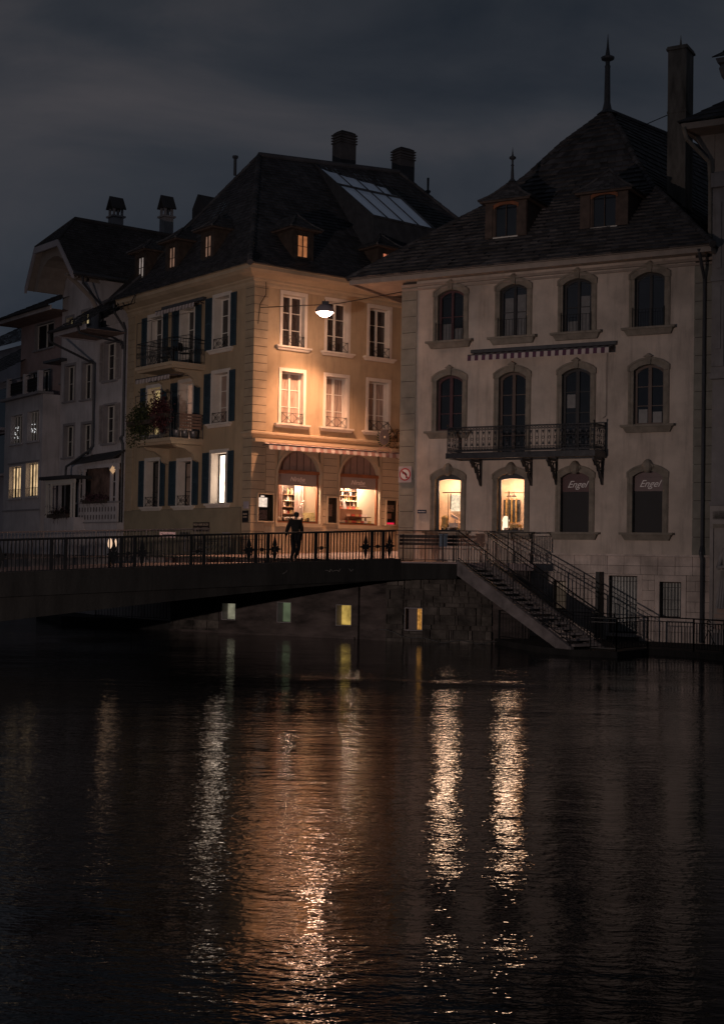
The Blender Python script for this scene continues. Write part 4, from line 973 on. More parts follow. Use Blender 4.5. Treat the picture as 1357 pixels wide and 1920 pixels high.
# balconies of the river front
def slab_bal(z, label_, plants):
    b = empty('x', AL.W(5.2, .8, z), label_, 'balcony'); bpy.data.objects.remove(b)
    a = MB(); u0, u1, v1 = 3.68, 6.80, 1.6
    a.box(AL, u0, u1, .001, v1, z-.14, z); a.taper(AL, u0+.05, u1-.05, .001, v1-.12, z-.24, z-.141, .03, .06)
    o = a.build('balcony', ochre_trim, house)
    for u in (u0+.25, u1-.3):
        a = MB(); a.prism(type('F', (), {'W': staticmethod(lambda s_, v, zz: AL.W(u+v, s_, zz))}), [(.002, z-.25), (1.25, z-.25), (1.1, z-.36), (.7, z-.42), (.35, z-.62), (.25, z-.85), (.002, z-.95)], 0, .22); a.build('corbel', ochre_trim, o)
    a = MB(); r = .012; C_ = [AL.W(u0+.04, .02, 0), AL.W(u0+.04, v1-.05, 0), AL.W(u1-.04, v1-.05, 0), AL.W(u1-.04, .02, 0)]
    for p, q in zip(C_, C_[1:]):
        for zz, rr_ in ((.06, r), (.86, r), (1.0, .02)): a.bar(p+up*(z+zz), q+up*(z+zz), rr_)
        L = (q-p).length; n = int(L/.12)
        for k in range(n+1): c = p+(q-p)*k/n; a.bar(c+up*(z+.06), c+up*(z+1.0), r*.75, cap=False)
        for k in range(n):
            c = p+(q-p)*(k+.5)/n; D = (q-p)/L
            for i in range(6): t0, t1 = PI*i/3, PI*(i+1)/3; a.bar(c+D*.05*math.cos(t0)+up*(z+.5+.13*math.sin(t0)), c+D*.05*math.cos(t1)+up*(z+.5+.13*math.sin(t1)), r*.6, n=3, cap=False)
    for p in C_: a.bar(p+up*z, p+up*(z+1.9 if p in C_[1:3] else z+1.0), .016)
    a.bar(C_[1]+up*(z+1.9), C_[2]+up*(z+1.9), .014)
    a.build('railing', iron, o)
    return o
slab_bal(10.92, 'upper', 0); slab_bal(7.78, 'lower', 1)
awning(AL, 3.75, 7.0, .06, .55, 13.62, 13.50, .16, .13, awn_w, band_g, 'narrow grey striped awning above the upper river balcony', cas=lead_m)
awning(AL, 4.0, 6.9, .5, 1.5, 10.55, 10.42, .16, .13, awn_w, band_g, 'grey striped awning hanging under the upper river balcony')
# upper balcony furniture
def chair(c, yaw, lb):
    t = empty('garden_chair', c, lb, 'chair'); F = FR((c.x, c.y), yaw, 1)
    for nm, bx in (('seat', (-.2, .2, -.2, .2, .43, .46)), ('backrest', (-.2, .2, -.22, -.19, .55, .9))): a = MB(); a.box(F, *bx[:4], c.z+bx[4], c.z+bx[5]); a.build(nm, iron, t)
    for x in (-.18, .18):
        for y in (-.19, .18): a = MB(); a.bar(F.W(x, y, c.z), F.W(x, y, c.z+(.9 if y < 0 else .45)), .012); a.build('leg', iron, t)
chair(AL.W(4.2, .7, 10.92), 20, 'dark garden chair at the street end of the upper river balcony'); chair(AL.W(5.9, .7, 10.92), -160, 'dark garden chair at the far end of the upper river balcony')
t = empty('garden_table', AL.W(5.0, .75, 10.92), 'small round iron table on the upper river balcony', 'table')
a = MB(); a.lathe(AL.W(5.0, .75, 11.60), [(.33, 0), (.33, .03)], 14); a.build('table_top', iron, t); a = MB(); a.lathe(AL.W(5.0, .75, 10.92), [(.2, 0), (.03, .05), (.03, .68)], 8); a.build('leg', iron, t)
# lower balcony: pots, planter boxes and climbing plants
for k, u in enumerate((3.95, 4.0, 4.02)):
    vv = (.35, .75, 1.15)[k]
    a = MB(); a.lathe(AL.W(3.92, vv, 7.78), [(.13, 0), (.17, .30), (.18, .34), (.14, .34)], 10); tag(a.build('metal_pot', pot_m, smooth=True), '%s of three metal pots standing along the lower balcony end' % ('innermost', 'middle', 'outermost')[k], 'pot', 'pots on the lower river balcony')
t = empty('slatted_screen', AL.W(3.74, .8, 8.15), 'slatted brown wood screen on the end of the lower river balcony', 'screen')
a = MB()
for k in range(5): a.box(AL, 3.66, 3.69, .12, 1.15, 8.18+.13*k, 8.28+.13*k)
a.build('slats', mat('slat_wood', (.30, .18, .13), .8, .2, 5), t)
def leaves(F, c, size, n, m, lf=.055, wild=1.):
    a = MB()
    for i in range(n):
        # clumps within the mass
        k = i % 14; ck = Vector((noise.noise(Vector((k*3.1, 1, c[0]))), noise.noise(Vector((2, k*2.7, c[1]))), noise.noise(Vector((k*1.9, 5, 3)))))*1.5
        p = Vector((random.gauss(0, .35), random.gauss(0, .35), random.gauss(0, .35)))+ck*.8
        if abs(p.x) > 1.15 or abs(p.y) > 1.1 or p.z < -1.2: continue
        q = F.W(c[0]+p.x*size[0], c[1]+p.y*size[1], c[2]+p.z*size[2])
        x = Vector((random.uniform(-1, 1), random.uniform(-1, 1), random.uniform(-1, 1))).normalized(); y = x.cross(Vector((random.uniform(-1, 1), random.uniform(-1, 1), random.uniform(-1, 1)))).normalized()
        s_ = lf*random.uniform(.6, 1.4); a.poly([q-x*s_, q+y*s_*.5, q+x*s_, q-y*s_*.5])
    return a
def plantbox(F, u0, u1, v, z, label, c_m, n=900, drop=.25, hgt=.35, name='climbing_plant'):
    t = empty(name, F.W((u0+u1)/2, v, z), label, 'plant')
    a = MB(); a.box(F, u0+.1, u1-.1, v-.12, v+.12, z-.2, z-.02); a.build('planter_box', wood_d, t)
    leaves(F, ((u0+u1)/2, v, z+hgt*.35-drop*.3), ((u1-u0)/2, .28, hgt+drop*.6), n, c_m).build('foliage', c_m, t)
    a = MB()
    for i in range(26):
        u = random.uniform(u0, u1); p = F.W(u, v, z); pts = [p]
        for k in range(4): p = p+Vector((random.uniform(-.1, .1), random.uniform(-.1, .1), random.uniform(-.02, .2)*(1 if i % 3 else -1))); pts.append(p)
        a.path(pts, .006, 3)
    a.build('stem', leaf_r, t)
plantbox(AL, 5.0, 7.3, 1.62, 8.62, 'bushy green climbing plant over the far end of the lower balcony rail', leaf_m, 2600, .75, .42)
plantbox(AL, 3.75, 5.2, 1.64, 8.80, 'wine red leaved climber at the street end of the lower balcony rail', leaf_r, 2200, .5, .42)

# downpipes
def pipe(pts, label, r=.055, m=lead_m):
    a = MB(); a.path([Vector(p) for p in pts], r, 8); 
    for p in pts[1:-1]: a.lathe(Vector(p)-up*r, [(r*.6, 0), (r, r*.3), (r, r*1.7), (r*.6, r*2)], 8)
    o = a.build('downpipe', m, smooth=False); tag(o, label, 'downpipe'); return o
W = AL.W
pipe([W(10.5, .75, 14.3), W(10.5, .7, 13.9), W(10.55, .12, 13.2), W(10.55, .12, 8.35), W(10.62, .2, 8.2), W(10.55, .12, 7.95), W(10.55, .12, 2.9)], 'dark downpipe at the left edge of the ochre corner house')
t = empty('gutter_ornament', W(9.3, .9, 14.0), 'wrought iron leaf ornament under the eave of the corner house', 'ornament')
a = MB(); a.path([W(8.4, .8, 14.4), W(8.5, .95, 14.0), W(9.4, 1.2, 13.9), W(10.2, 1.6, 13.75)], .025, 6)
for i in range(14):
    c = W(8.8+.1*i, 1.1+.03*i, 13.92+.05*math.sin(i*2)); dv = Vector((random.uniform(-.1, .1), random.uniform(-.1, .1), random.choice((-1, 1))*random.uniform(.1, .25))); a.poly([c, c+dv*.5+AL.d*.05, c+dv, c+dv*.5-AL.d*.05])
a.build('scroll', iron, t)

# ------------------------------------------------------------------ pink house
pink = empty('pink_house', BF.W(0, 0, .2), 'pink rendered house with arched grey stone windows, iron balcony and tall tiled hip roof', 'building')
house_save = house; house = pink
BC = [2.12, 4.73, 7.26, 9.985]
def bw(uc, z0, z1): return (uc-.565, uc+.565, z0, z1, .32)
holes = [bw(u, 11.36, 13.40) for u in BC] + [bw(BC[0], 7.88, 10.10), bw(BC[3], 7.88, 10.10), bw(BC[1], 6.9, 10.10), bw(BC[2], 6.9, 10.10)] + [bw(u, 4.04, 6.30) for u in BC]
base_h = [(10.48, 11.26, 1.05, 2.32, .3), (8.62, 9.68, .45, 2.5, .3), (6.5, 7.0, 1.2, 2.26, .3)]
mb = MB(); wall(mb, BF, .62, 11.62, 3.24, 13.9, holes, .32)
mb.poly([BF.W(.62, 0, 2.6), BF.W(5.45, 0, 2.6), BF.W(5.45, 0, 3.24), BF.W(.62, 0, 3.24)]); mb.poly([BF.W(0, 0, .2), BF.W(0, -12, .2), BF.W(0, -12, 13.9), BF.W(0, 0, 13.9)]); mb.poly([BF.W(12.24, 0, .2), BF.W(12.24, -12, .2), BF.W(12.24, -12, 13.9), BF.W(12.24, 0, 13.9)])
mb.build('wall', pinkr, pink)
mb = MB(); mb.box(BF, 0.001, .62, -.3, -.004, 2.4, 13.9); mb.box(BF, 11.62, 12.239, -.3, -.004, 3.24, 13.9); mb.build('quoin_joint', joint_m, pink)
mb = MB()
for a, b in ((-.02, .66), (11.60, 12.26)):
    mb = MB(); z = 2.9 if a < 0 else 3.27
    while z < 13.4: mb.box(BF, a, b, -.003, .03, z, z+.615); z += .635
    mb.build('quoin', quoin_b, pink)
# rusticated sandstone basement
mb = MB(); wall(mb, BF, 5.45, 12.24, -.3, 3.2, base_h, .3, .02); wall(mb, BF, 0, 5.449, -.3, 2.6, [], .3, .02); mb.build('basement_core', joint_m, pink)
mb = MB(); random.seed(5)
rects = [(5.45, 12.26, 2.86, 3.2), (5.45, 12.26, 2.55, 2.86), (5.45, 6.42, .2, 2.55), (7.08, 8.54, .2, 2.55), (9.76, 10.30, .2, 2.55), (11.44, 12.26, .2, 2.55), (10.30, 11.44, .2, .92), (6.42, 7.08, .2, 1.07)]
for r_ in rects: blocks(mb, BF, *r_, .31 if r_[3] > 2.8 else .36, .62, .10, .012, .012, 0)
mb.build('basement_stone', plinth_m, pink)
mb = MB(); mb.box(BF, 5.45, 12.3, .001, .17, 3.2, 3.27)
for (a, b, c, d, _) in base_h: mb.ring(BF, [(a-.17, c-.12), (a-.17, 2.545), (b+.17, 2.545), (b+.17, c-.12)], [(a+.001, c), (a+.001, d-.001), (b-.001, d-.001), (b-.001, c)], .025, .125)
mb.build('basement_trim', plinth_m, pink)
for (a, b, c, d, _), m in zip(base_h, (mat('pale_blind', (.50, .50, .47), .6), mat('pale_door_glass', (.60, .60, .57), .5), mat('cream_blind', (.55, .48, .40), .6, emit=(.7, .5, .35), estr=.07))):
    f = MB(); f.box(BF, a, b, -.26, -.2, c, c+.05); f.box(BF, a, b, -.26, -.2, d-.05, d); f = f.build('basement_window', wood_d, pink)
    p = MB(); p.poly([BF.W(a, -.24, c), BF.W(b, -.24, c), BF.W(b, -.24, d), BF.W(a, -.24, d)]); p.build('pane', m, f)
    g_ = MB(); k = a+.06
    while k < b: g_.bar(BF.W(k, -.05, c), BF.W(k, -.05, d-.04), .014); k += .115
    for zz in (c+.3, (c+d)/2, d-.2): g_.bar(BF.W(a, -.05, zz), BF.W(b, -.05, zz), .012)
    g_.build('bars', iron, f)
a = MB(); a.box(BF, 8.28, 8.42, .13, .55, .25, 2.62); tag(a.build('door_leaf', black_m), 'dark open shutter leaf standing out beside the barred basement door', 'door leaf')

def b_window(uc, z0, z1, kind, m_sash, m_pane, has_sill=True, face=False, rail=False):
    F = BF; f = MB(); zs_ = z1-.12
    outer = arch(uc, 1.50, z0, zs_, .27, 12); inner = arch(uc, 1.10, z0, z1-.27, .20, 12)
    f.ring(F, outer, inner, -.24, .06)
    f = f.build('window', stone_f, pink)
    f2 = MB(); f2.ring(F, arch(uc, 1.54, z1-.30, zs_+.015, .285, 12), arch(uc, 1.42, z1-.30, zs_-.02, .25, 12), .062, .095)
    for s_ in (-1, 1): f2.box(F, uc+s_*.69-.025, uc+s_*.69+.025, .061, .08, z0, z1-.305)
    f2.build('hood_moulding', stone_f, f)
    k = MB(); zt = z1+.20
    if face: 
        c = F.W(uc, .1, z1+.06); k.lathe(c-up*.2, [(.07, 0), (.15, .08), (.19, .2), (.17, .34), (.1, .44), (.03, .48)], 9)
        for s_ in (-1, 1): k.bar(c+F.d*.16*s_+up*.1, c+F.d*.22*s_-up*.02, .05, .03, 6)
    else:
        k.prism(F, [(uc-.08, z1-.08), (uc-.11, zt), (uc+.11, zt), (uc+.08, z1-.08)], .061, .14); k.prism(F, [(uc-.17, zt+.002), (uc-.06, zt+.07), (uc, zt+.12), (uc+.06, zt+.07), (uc+.17, zt+.002)], .04, .16)
    k.build('keystone', stone_f, f)
    if has_sill:
        a = MB(); a.box(F, uc-.98, uc+.98, .002, .26, z0-.08, z0-.002); a.taper(F, uc-.80, uc+.80, .002, .12, z0-.28, z0-.082, .10, .10); a.build('sill', stone_f, f)
    return f
red_s = mat('plum_sash', (.11, .05, .055), .5, .1, 4); gr_s = mat('grey_sash', (.035, .033, .035), .5, .1, 4); br_s = mat('brown_sash', (.13, .09, .075), .5, .1, 4)
def refl_pane(F, f, uc, z0, z1, blinds):
    for (a, b, c, d) in blinds:
        p = MB(); p.poly([F.W(uc+a, -.175, c), F.W(uc+b, -.175, c), F.W(uc+b, -.175, d), F.W(uc+a, -.175, d)]); p.build('net_curtain', mat_net, f)
mat_net = mat('net_curtain', (.17, .165, .165), .4, .15, 5, spec=.8)
tops = [(red_s, glass_d, [(-.42, -.06, 11.42, 12.05), (.08, .42, 11.42, 11.85)]), (gr_s, glass_b, [(-.42, -.08, 11.42, 12.85), (.08, .42, 11.42, 12.95)]), (gr_s, glass_b, [(-.42, -.06, 11.42, 11.8), (.08, .42, 11.42, 12.7)]), (gr_s, glass_b, [])]
for uc, (ms, mp_, bl) in zip(BC, tops):
    f = b_window(uc, 11.36, 13.40, 0, ms, mp_); sashes(BF, f, uc, 1.09, 11.36, 13.32, -.20, ms, 2 if bl else 1, .07, .10, .2)
    pane(BF, f, uc, 1.04, 11.38, 13.30, -.19, mp_, .2); refl_pane(BF, f, uc, 0, 0, bl)
    g_ = MB(); 
    for zz in (12.0,): g_.bar(BF.W(uc-.6, .1, zz), BF.W(uc+.55, .1, zz), .01)
    for i in range(9): x = uc-.5+i*.125; g_.bar(BF.W(x, .1, 11.36), BF.W(x, .1, 12.0), .007)
    g_.bar(BF.W(uc-.6, .1, 11.36), BF.W(uc-.6, .1, 12.08), .018); g_.bar(BF.W(uc+.55, .1, 11.36), BF.W(uc+.55, .1, 12.08), .018); g_.build('guard_rail', iron, f)
mids = [(7.88, red_s, True), (6.9, br_s, False), (6.9, gr_s, False), (7.88, br_s, True)]
for uc, (z0, ms, sl) in zip(BC, mids):
    f = b_window(uc, z0, 10.10, 0, ms, glass_d, sl); sashes(BF, f, uc, 1.09, z0, 10.02, -.20, ms, 3 if z0 > 7 else 4, .08, .13, .2, bar=.03)
    pane(BF, f, uc, 1.04, z0+.02, 10.0, -.19, glass_d, .2)
    if uc == BC[2]: refl_pane(BF, f, uc, 0, 0, [(-.42, -.1, 8.6, 9.1)])
    if uc == BC[3]: refl_pane(BF, f, uc, 0, 0, [(-.42, -.1, 7.95, 8.45), (.1, .42, 7.95, 8.35)])
for i, uc in enumerate(BC):
    f = b_window(uc, 4.04, 6.30, 0, gr_s, None, True, True)
    if i < 2:
        a = MB(); a.ring(BF, arch(uc, 1.095, 4.042, 6.03, .195), arch(uc, .94, 4.10, 5.98, .05), -.2, -.12); a.build('shop_frame', lead_m, f)
        p = MB(); p.poly([BF.W(uc-.5, -.19, 4.1), BF.W(uc+.5, -.19, 4.1), BF.W(uc+.5, -.19, 6.03), BF.W(uc-.5, -.19, 6.03)]); p.build('pane', glass_c, f)
        g_ = MB(); W = BF.W; a2, b2, D = uc-1.36, uc+.6, -1.5
        for q_ in ([W(a2, D, 4.04), W(b2, D, 4.04), W(b2, D, 6.1), W(a2, D, 6.1)], [W(a2, D, 4.04), W(a2, -.33, 4.04), W(a2, -.33, 6.1), W(a2, D, 6.1)], [W(b2, D, 4.04), W(b2, -.33, 4.04), W(b2, -.33, 6.1), W(b2, D, 6.1)], [W(a2, D, 4.04), W(b2, D, 4.04), W(b2, -.33, 4.04), W(a2, -.33, 4.04)], [W(a2, D, 6.1), W(b2, D, 6.1), W(b2, -.33, 6.1), W(a2, -.33, 6.1)]): g_.poly(q_)
        g_.build('interior', mat('bright_interior%d' % i, (.74, .58, .44), .9), f)
        if i == 0:
            a = MB(); a.box(BF, uc-.45, uc+.45, -.42, -.40, 5.52, 5.56); a.bar(W(uc-.22, -.45, 4.1), W(uc-.22, -.45, 5.5), .018); a.bar(W(uc-.12, -.45, 4.9), W(uc-.12, -.45, 5.5), .03); a.build('display_frame', wood_d, f)
            a = MB(); a.poly([W(uc-.52, -1.3, 4.85), W(uc-.12, -1.3, 4.85), W(uc-.12, -1.3, 5.5), W(uc-.52, -1.3, 5.5)]); tag(a.build('lit_screen', glow('lit_screen', (1., .78, .52), 1.0, .3, 9)), 'bright lit panel at the back of the first pink house window', 'panel')
            a = MB(); a.lathe(W(uc-.42, -.6, 4.05), [(.14, 0), (.17, .15), (.12, .35), (.15, .5), (.12, .58), (.04, .62)], 12); tag(a.build('dress_form', vest, smooth=True), 'golden bust form in the first lit pink house window', 'bust')
            a = MB(); a.box(BF, uc-.2, uc+.2, -.8, -.5, 4.05, 4.38); a.hexa([W(uc-.15, -.7, 4.60), W(uc+.15, -.7, 4.46), W(uc+.15, -.6, 4.46), W(uc-.15, -.6, 4.60), W(uc-.18, -.7, 4.72), W(uc+.12, -.7, 4.58), W(uc+.12, -.6, 4.58), W(uc-.18, -.6, 4.72)]); a.box(BF, uc-.03, uc+.01, -.66, -.62, 4.38, 4.5)
            tag(a.build('display_stand', prod_w), 'white stand with a tilted tray in the first lit pink house window', 'stand')
        else:
            a = MB(); a.bar(W(uc-.30, -.45, 4.1), W(uc-.30, -.45, 5.6), .022); a.box(BF, uc-.45, uc+.45, -.42, -.40, 5.50, 5.53); a.build('display_frame', vest, f)
            a = MB(); a.poly([W(uc-.95, -1.45, 4.45), W(uc-.25, -1.45, 4.45), W(uc-.25, -1.45, 5.3), W(uc-.95, -1.45, 5.3)]); a.build('back_window', mat('slate_view', (.08, .09, .10), .3, .5, 5), f)
            a = MB()
            for x in (-.82, -.6, -.42): a.box(BF, uc+x, uc+x+.05, -1.42, -1.36, 4.4, 5.35)
            a.build('back_window_bar', vest, f)
            a = MB(); a.lathe(W(uc-.45, -.55, 4.06), [(.10, 0), (.13, .12), (.10, .35), (.14, .40), (.08, .56), (.04, .58)], 12); tag(a.build('table_lamp', glow('table_lamp_glow', (1., .80, .55), 1.5, .15)), 'glowing white table lamp in the second lit pink house window', 'lamp')
            a = MB(); a.box(BF, uc-.22, uc+.12, -.75, -.45, 4.05, 4.32); tag(a.build('display_box', vest), 'golden box on the sill of the second lit pink house window', 'box')
            a = MB(); a.lathe(W(uc-.5, -.95, 5.38), [(.0, .24), (.015, .1), (.1, .02), (.1, 0)], 8); a.lathe(W(uc-.3, -.95, 5.38), [(.0, .24), (.015, .1), (.1, .02), (.1, 0)], 8); a.build('pendant_shade', wood_d, f)
        for k in range(10): disp('figurine', '%s small ornament from the left in the %s lit window of the pink house' % (ORD[k], ORD[i]), 'figurine', ('ornaments in the first pink house window', 'ornaments in the second pink house window')[i], random.choice(jarm[1:]), W(uc-.38+.085*k, -.32+random.uniform(-.03, .03), 4.05), None)
        l = bpy.data.lights.new('window_light', 'POINT'); l.energy = 62; l.color = (1, .66, .44); l.shadow_soft_size = .32
        o = bpy.data.objects.new('window_light', l); COL.objects.link(o); o.location = W(uc-.35, -.8, 5.72)
    else:
        a = MB(); a.box(BF, uc-.545, uc+.545, -.21, -.16, 5.52, 6.03); a.prism(BF, [(u, z) for u, z in arch(uc, 1.095, 6.031, 6.032, .195)][1:-1], -.20, -.165); a.build('blind', wine_b, f)
        a = MB(); z = 4.06
        while z < 5.5: a.box(BF, uc-.53, uc+.53, -.19, -.165-.008, z, z+.045); z += .05
        a.box(BF, uc-.545, uc+.545, -.22, -.195, 4.045, 5.52); a.build('roller_shutter', char_b, f)
        text(BF, 'Engel', uc-.0, -.155, 5.78, .35, letter_g, f, .5)
# cornice, eave
mb = MB(); us_ = lambda v: [BF.W(-1.9+0*v, v, 0), BF.W(12.4, v, 0)]
mb.box(BF, 0, 12.24, .002, .07, 13.42, 13.50); mb.box(BF, 0, 12.24, .002, .12, 13.56, 13.66)
mb.box(BF, -1.9, 12.42, .84, .90, 13.68, 13.93); mb.hexa([BF.W(-1.92, .84, 13.68), BF.W(-1.86, .84, 13.68), BF.W(-1.86, -13, 13.68), BF.W(-1.92, -13, 13.68), BF.W(-1.92, .84, 13.93), BF.W(-1.86, .84, 13.93), BF.W(-1.86, -13, 13.93), BF.W(-1.92, -13, 13.93)])
mb.box(BF, 12.36, 12.42, -2, .84, 13.68, 13.93)
mb.build('cornice', soff, pink)
mb = MB(); v = -2.3
while v < .82: mb.box(BF, -1.85, 12.35, v+.006, v+.155, 13.78, 13.80); v += .16
mb.build('soffit', soff, pink)
# roof
GB = [(0, 0), (.22, .185), (.4, .335), (.52, .43), (.68, .607), (.82, .8), (1, 1)]
cl, cr_ = BF.W(-1.98, .98, 13.90), BF.W(12.5, .98, 13.90); apx = BF.W(6.13, -6, 21.43)
rd = Vector((math.sin(math.radians(45.6)), math.cos(math.radians(45.6)), 0)); rb = apx+rd*9; bkl, bkr = BF.W(-1.98, -14, 13.9), BF.W(12.5, -16, 13.9)
mb = MB(); random.seed(9); tiles(mb, cl, cr_, apx, apx, 36, .30, .075, GB, .022); tiles(mb, cr_, bkr, apx, rb, 36, .4, .04, GB, .014); tiles(mb, bkl, cl, apx-up*.01, apx, 30, .5, .04, GB, .01)
mb.poly([bkl, bkr, rb, apx]); mb.poly([cl-up*.03, cr_-up*.03, bkr-up*.03, bkl-up*.03])
roofB = mb.build('roof', roof_b, pink)
mb = MB(); ridge(mb, cl, apx, GB, .11, 44); ridge(mb, cr_, apx, GB, .13, 44); mb.bar(apx, rb, .13, .12, 8); mb.build('ridge_tiles', roof_b, roofB)
a = MB(); h = 3.1; a.lathe(apx-up*.15, [(.42, 0), (.20, .18), (.13, .5), (.11, 1.9), (.12, 2.0), (.09, 2.05), (.09, 2.2), (.26, 2.28), (.28, 2.36), (.1, 2.45), (.05, 2.8), (.005, 3.35)], 12); a.build('finial', lead_m, pink)
a = MB(); a.box(BF, 9.28, 10.0, -5.0, -4.05, 16.5, 22.75); a.box(BF, 9.22, 10.06, -5.06, -3.99, 22.751, 22.83); a.taper(BF, 9.25, 10.03, -5.0, -4.02, 22.83, 22.9, 0, 0); a.box(BF, 9.26, 10.02, -5.02, -4.03, 20.3, 20.38)
a.lathe(BF.W(9.64, -4.5, 22.9), [(.12, 0), (.05, .15), (.02, .4), (.005, .55)], 8); a.build('chimney', mat('grey_chimney', (.16, .145, .13), .95, .35, 1.6, streak=(2, 2, .5)), pink)
a = MB(); a.path([BF.W(9.28, -4.3, 20.35), apx+rd*2.5-up*.05], .02); a.build('stay_cable', iron, pink)
dormer(BF, pink, 4.16, 1.72, -.45, 14.9, 16.62, 17.55, 2.0, .92, 15.28, 16.55, glass_b, wood_br, roof_b, .22, True, 1.35, 1, .84)
dormer(BF, pink, 8.08, 1.85, -.45, 14.9, 16.50, 17.50, 2.0, .92, 15.25, 16.48, glass_b, wood_br, roof_b, .22, True, None, 1, .92)
# iron balcony
u0, u1, v1, zb = 2.64, 8.40, 1.18, 6.90
a = MB(); a.box(BF, u0, u1, .002, v1, zb-.12, zb); balc = a.build('balcony', mat('balcony_slab', (.34, .28, .22), .8), pink)
a = MB(); a.ring(type('F', (), {'W': staticmethod(lambda s_, v, t_: BF.W(s_, t_, v))}), [(u0-.05, .002), (u0-.05, v1+.05), (u1+.05, v1+.05), (u1+.05, .002)], [(u0+.05, .003), (u0+.05, v1-.05), (u1-.05, v1-.05), (u1-.05, .003)], zb-.18, zb+.03); a.build('edge_beam', iron_g, balc)
C_ = [BF.W(u0, .04, 0), BF.W(u0, v1, 0), BF.W(u1, v1, 0), BF.W(u1, .04, 0)]
a = MB(); b = MB()
for p, q_ in zip(C_, C_[1:]):
    L = (q_-p).length; D = (q_-p)/L
    for zz, r in ((.08, .016), (.22, .012), (.86, .012), (.98, .022)): a.bar(p+up*(zb+zz), q_+up*(zb+zz), r)
    n = int(round(L/.118))
    for k in range(n+1): c = p+D*(L*k/n); a.bar(c+up*(zb+.08), c+up*(zb+.98), .010, cap=False)
    for k in range(n):
        c = p+D*(L*(k+.5)/n)
        if k % 2 == 0:
            for i in range(8): t0, t1 = PI*i/4, PI*(i+1)/4; b.bar(c+D*.048*math.cos(t0)+up*(zb+.53+.048*math.sin(t0)), c+D*.048*math.cos(t1)+up*(zb+.53+.048*math.sin(t1)), .009, n=3, cap=False)
            for zz, s_ in ((.30, 1), (.78, -1)):
                b.poly([c+D*.045+up*(zb+zz), c+up*(zb+zz+.12*s_), c-D*.045+up*(zb+zz), c-up*-(zb+zz-.03*s_)])
        for zz in (.15, .92):
            for i in range(5): t0, t1 = 2*PI*i/5, 2*PI*(i+1)/5; b.bar(c+D*.042*math.cos(t0)+up*(zb+zz+.042*math.sin(t0)), c+D*.042*math.cos(t1)+up*(zb+zz+.042*math.sin(t1)), .009, n=3, cap=False)
for p in C_: a.bar(p+up*zb, p+up*(zb+1.02), .025); a.lathe(p+up*(zb+1.02), [(.02, 0), (.045, .05), (.0, .1)], 6)
a.build('railing', iron_g, balc); b.build('railing_scrolls', iron_g, balc)
for u in (3.5, 5.55, 6.55, 8.3):
    a = MB(); FB_ = type('F', (), {'W': staticmethod(lambda s_, v, zz, u=u: BF.W(u+v, s_, zz))})
    out = [(.01, 6.71), (1.02, 6.71), (1.0, 6.60), (.88, 6.52), (.80, 6.40), (.70, 6.46), (.6, 6.38), (.52, 6.22), (.42, 6.20), (.34, 6.02), (.22, 5.95), (.12, 5.78), (.01, 5.74)]
    inn = [(.10, 6.62), (.86, 6.62), (.84, 6.60), (.8, 6.58), (.76, 6.50), (.68, 6.52), (.56, 6.46), (.48, 6.34), (.38, 6.30), (.30, 6.16), (.2, 6.08), (.13, 6.0), (.10, 5.98)]
    a.ring(FB_, out, inn, -.035, .035)
    for cx, cz3, r in ((.25, 6.45, .13), (.5, 6.50, .09), (.19, 6.2, .08), (.68, 6.56, .05), (.36, 6.34, .06)):
        for i in range(10): t0, t1 = PI*i/5, PI*(i+1)/5; a.bar(FB_.W(cx+r*math.cos(t0), 0, cz3+r*math.sin(t0)), FB_.W(cx+r*math.cos(t1), 0, cz3+r*math.sin(t1)), .022, n=4)
    a.build('bracket', iron_g, balc)
a = MB(); a.poly([BF.W(2.9, v1-.06, zb+.1), BF.W(8.2, v1-.06, zb+.1), BF.W(8.2, v1-.06, zb+.15), BF.W(2.9, v1-.06, zb+.15)]); a.build('toe_board', iron_g, balc)
pipe([BF.W(12.0, .9, 13.8), BF.W(12.0, .75, 13.55), BF.W(11.98, .12, 12.9), BF.W(11.98, .12, 3.6), BF.W(11.98, .3, 3.35), BF.W(12.02, .26, 3.1), BF.W(12.02, .26, .25)], 'dark downpipe at the right end of the pink house', .06)
house = house_save

# ------------------------------------------------------------------ stone house at the right edge
DH = empty('stone_house', BF.W(14, .2, .2), 'grey stone house cut by the right picture edge, with a carved relief at its foot', 'building')
mb = MB(); mb.box(BF, 12.30, 22, -9, .18, .2, 16.6); mb.build('wall', stucco_g, DH)
mb = MB(); mb.box(BF, 12.27, 22, .181, .42, 9.35, 9.55); mb.box(BF, 12.28, 22, .181, .30, 9.55, 9.75); mb.box(BF, 12.28, 12.7, .181, .26, 9.8, 16.0); mb.box(BF, 12.26, 22, .181, .45, 16.0, 16.5); mb.box(BF, 12.42, 12.6, .262, .31, 10.4, 12.6); mb.box(BF, 12.42, 12.6, .262, .31, 13.2, 15.5)
mb.box(BF, 12.26, 22, .181, .34, 12.75, 12.95); mb.box(BF, 12.26, 22, .181, .30, 4.98, 5.12)
mb.build('pilaster', stucco_g, DH)
mb = MB(); mb.hexa([BF.W(11.45, -9, 17.95), BF.W(22, -9, 17.95), BF.W(22, 1.1, 17.95), BF.W(11.45, 1.1, 17.95), BF.W(11.4, -9, 18.15), BF.W(22, -9, 18.15), BF.W(22, 1.15, 18.15), BF.W(11.4, 1.15, 18.15)])
mb.prism(BF, [(12.3, 16.6), (12.3, 17.94), (11.6, 17.94), (11.85, 17.5), (12.1, 17.2), (12.2, 16.6)], -9, .15); mb.box(BF, 12.31, 22, -9, .14, 16.6, 17.94)
mb.build('eaves', soff, DH)
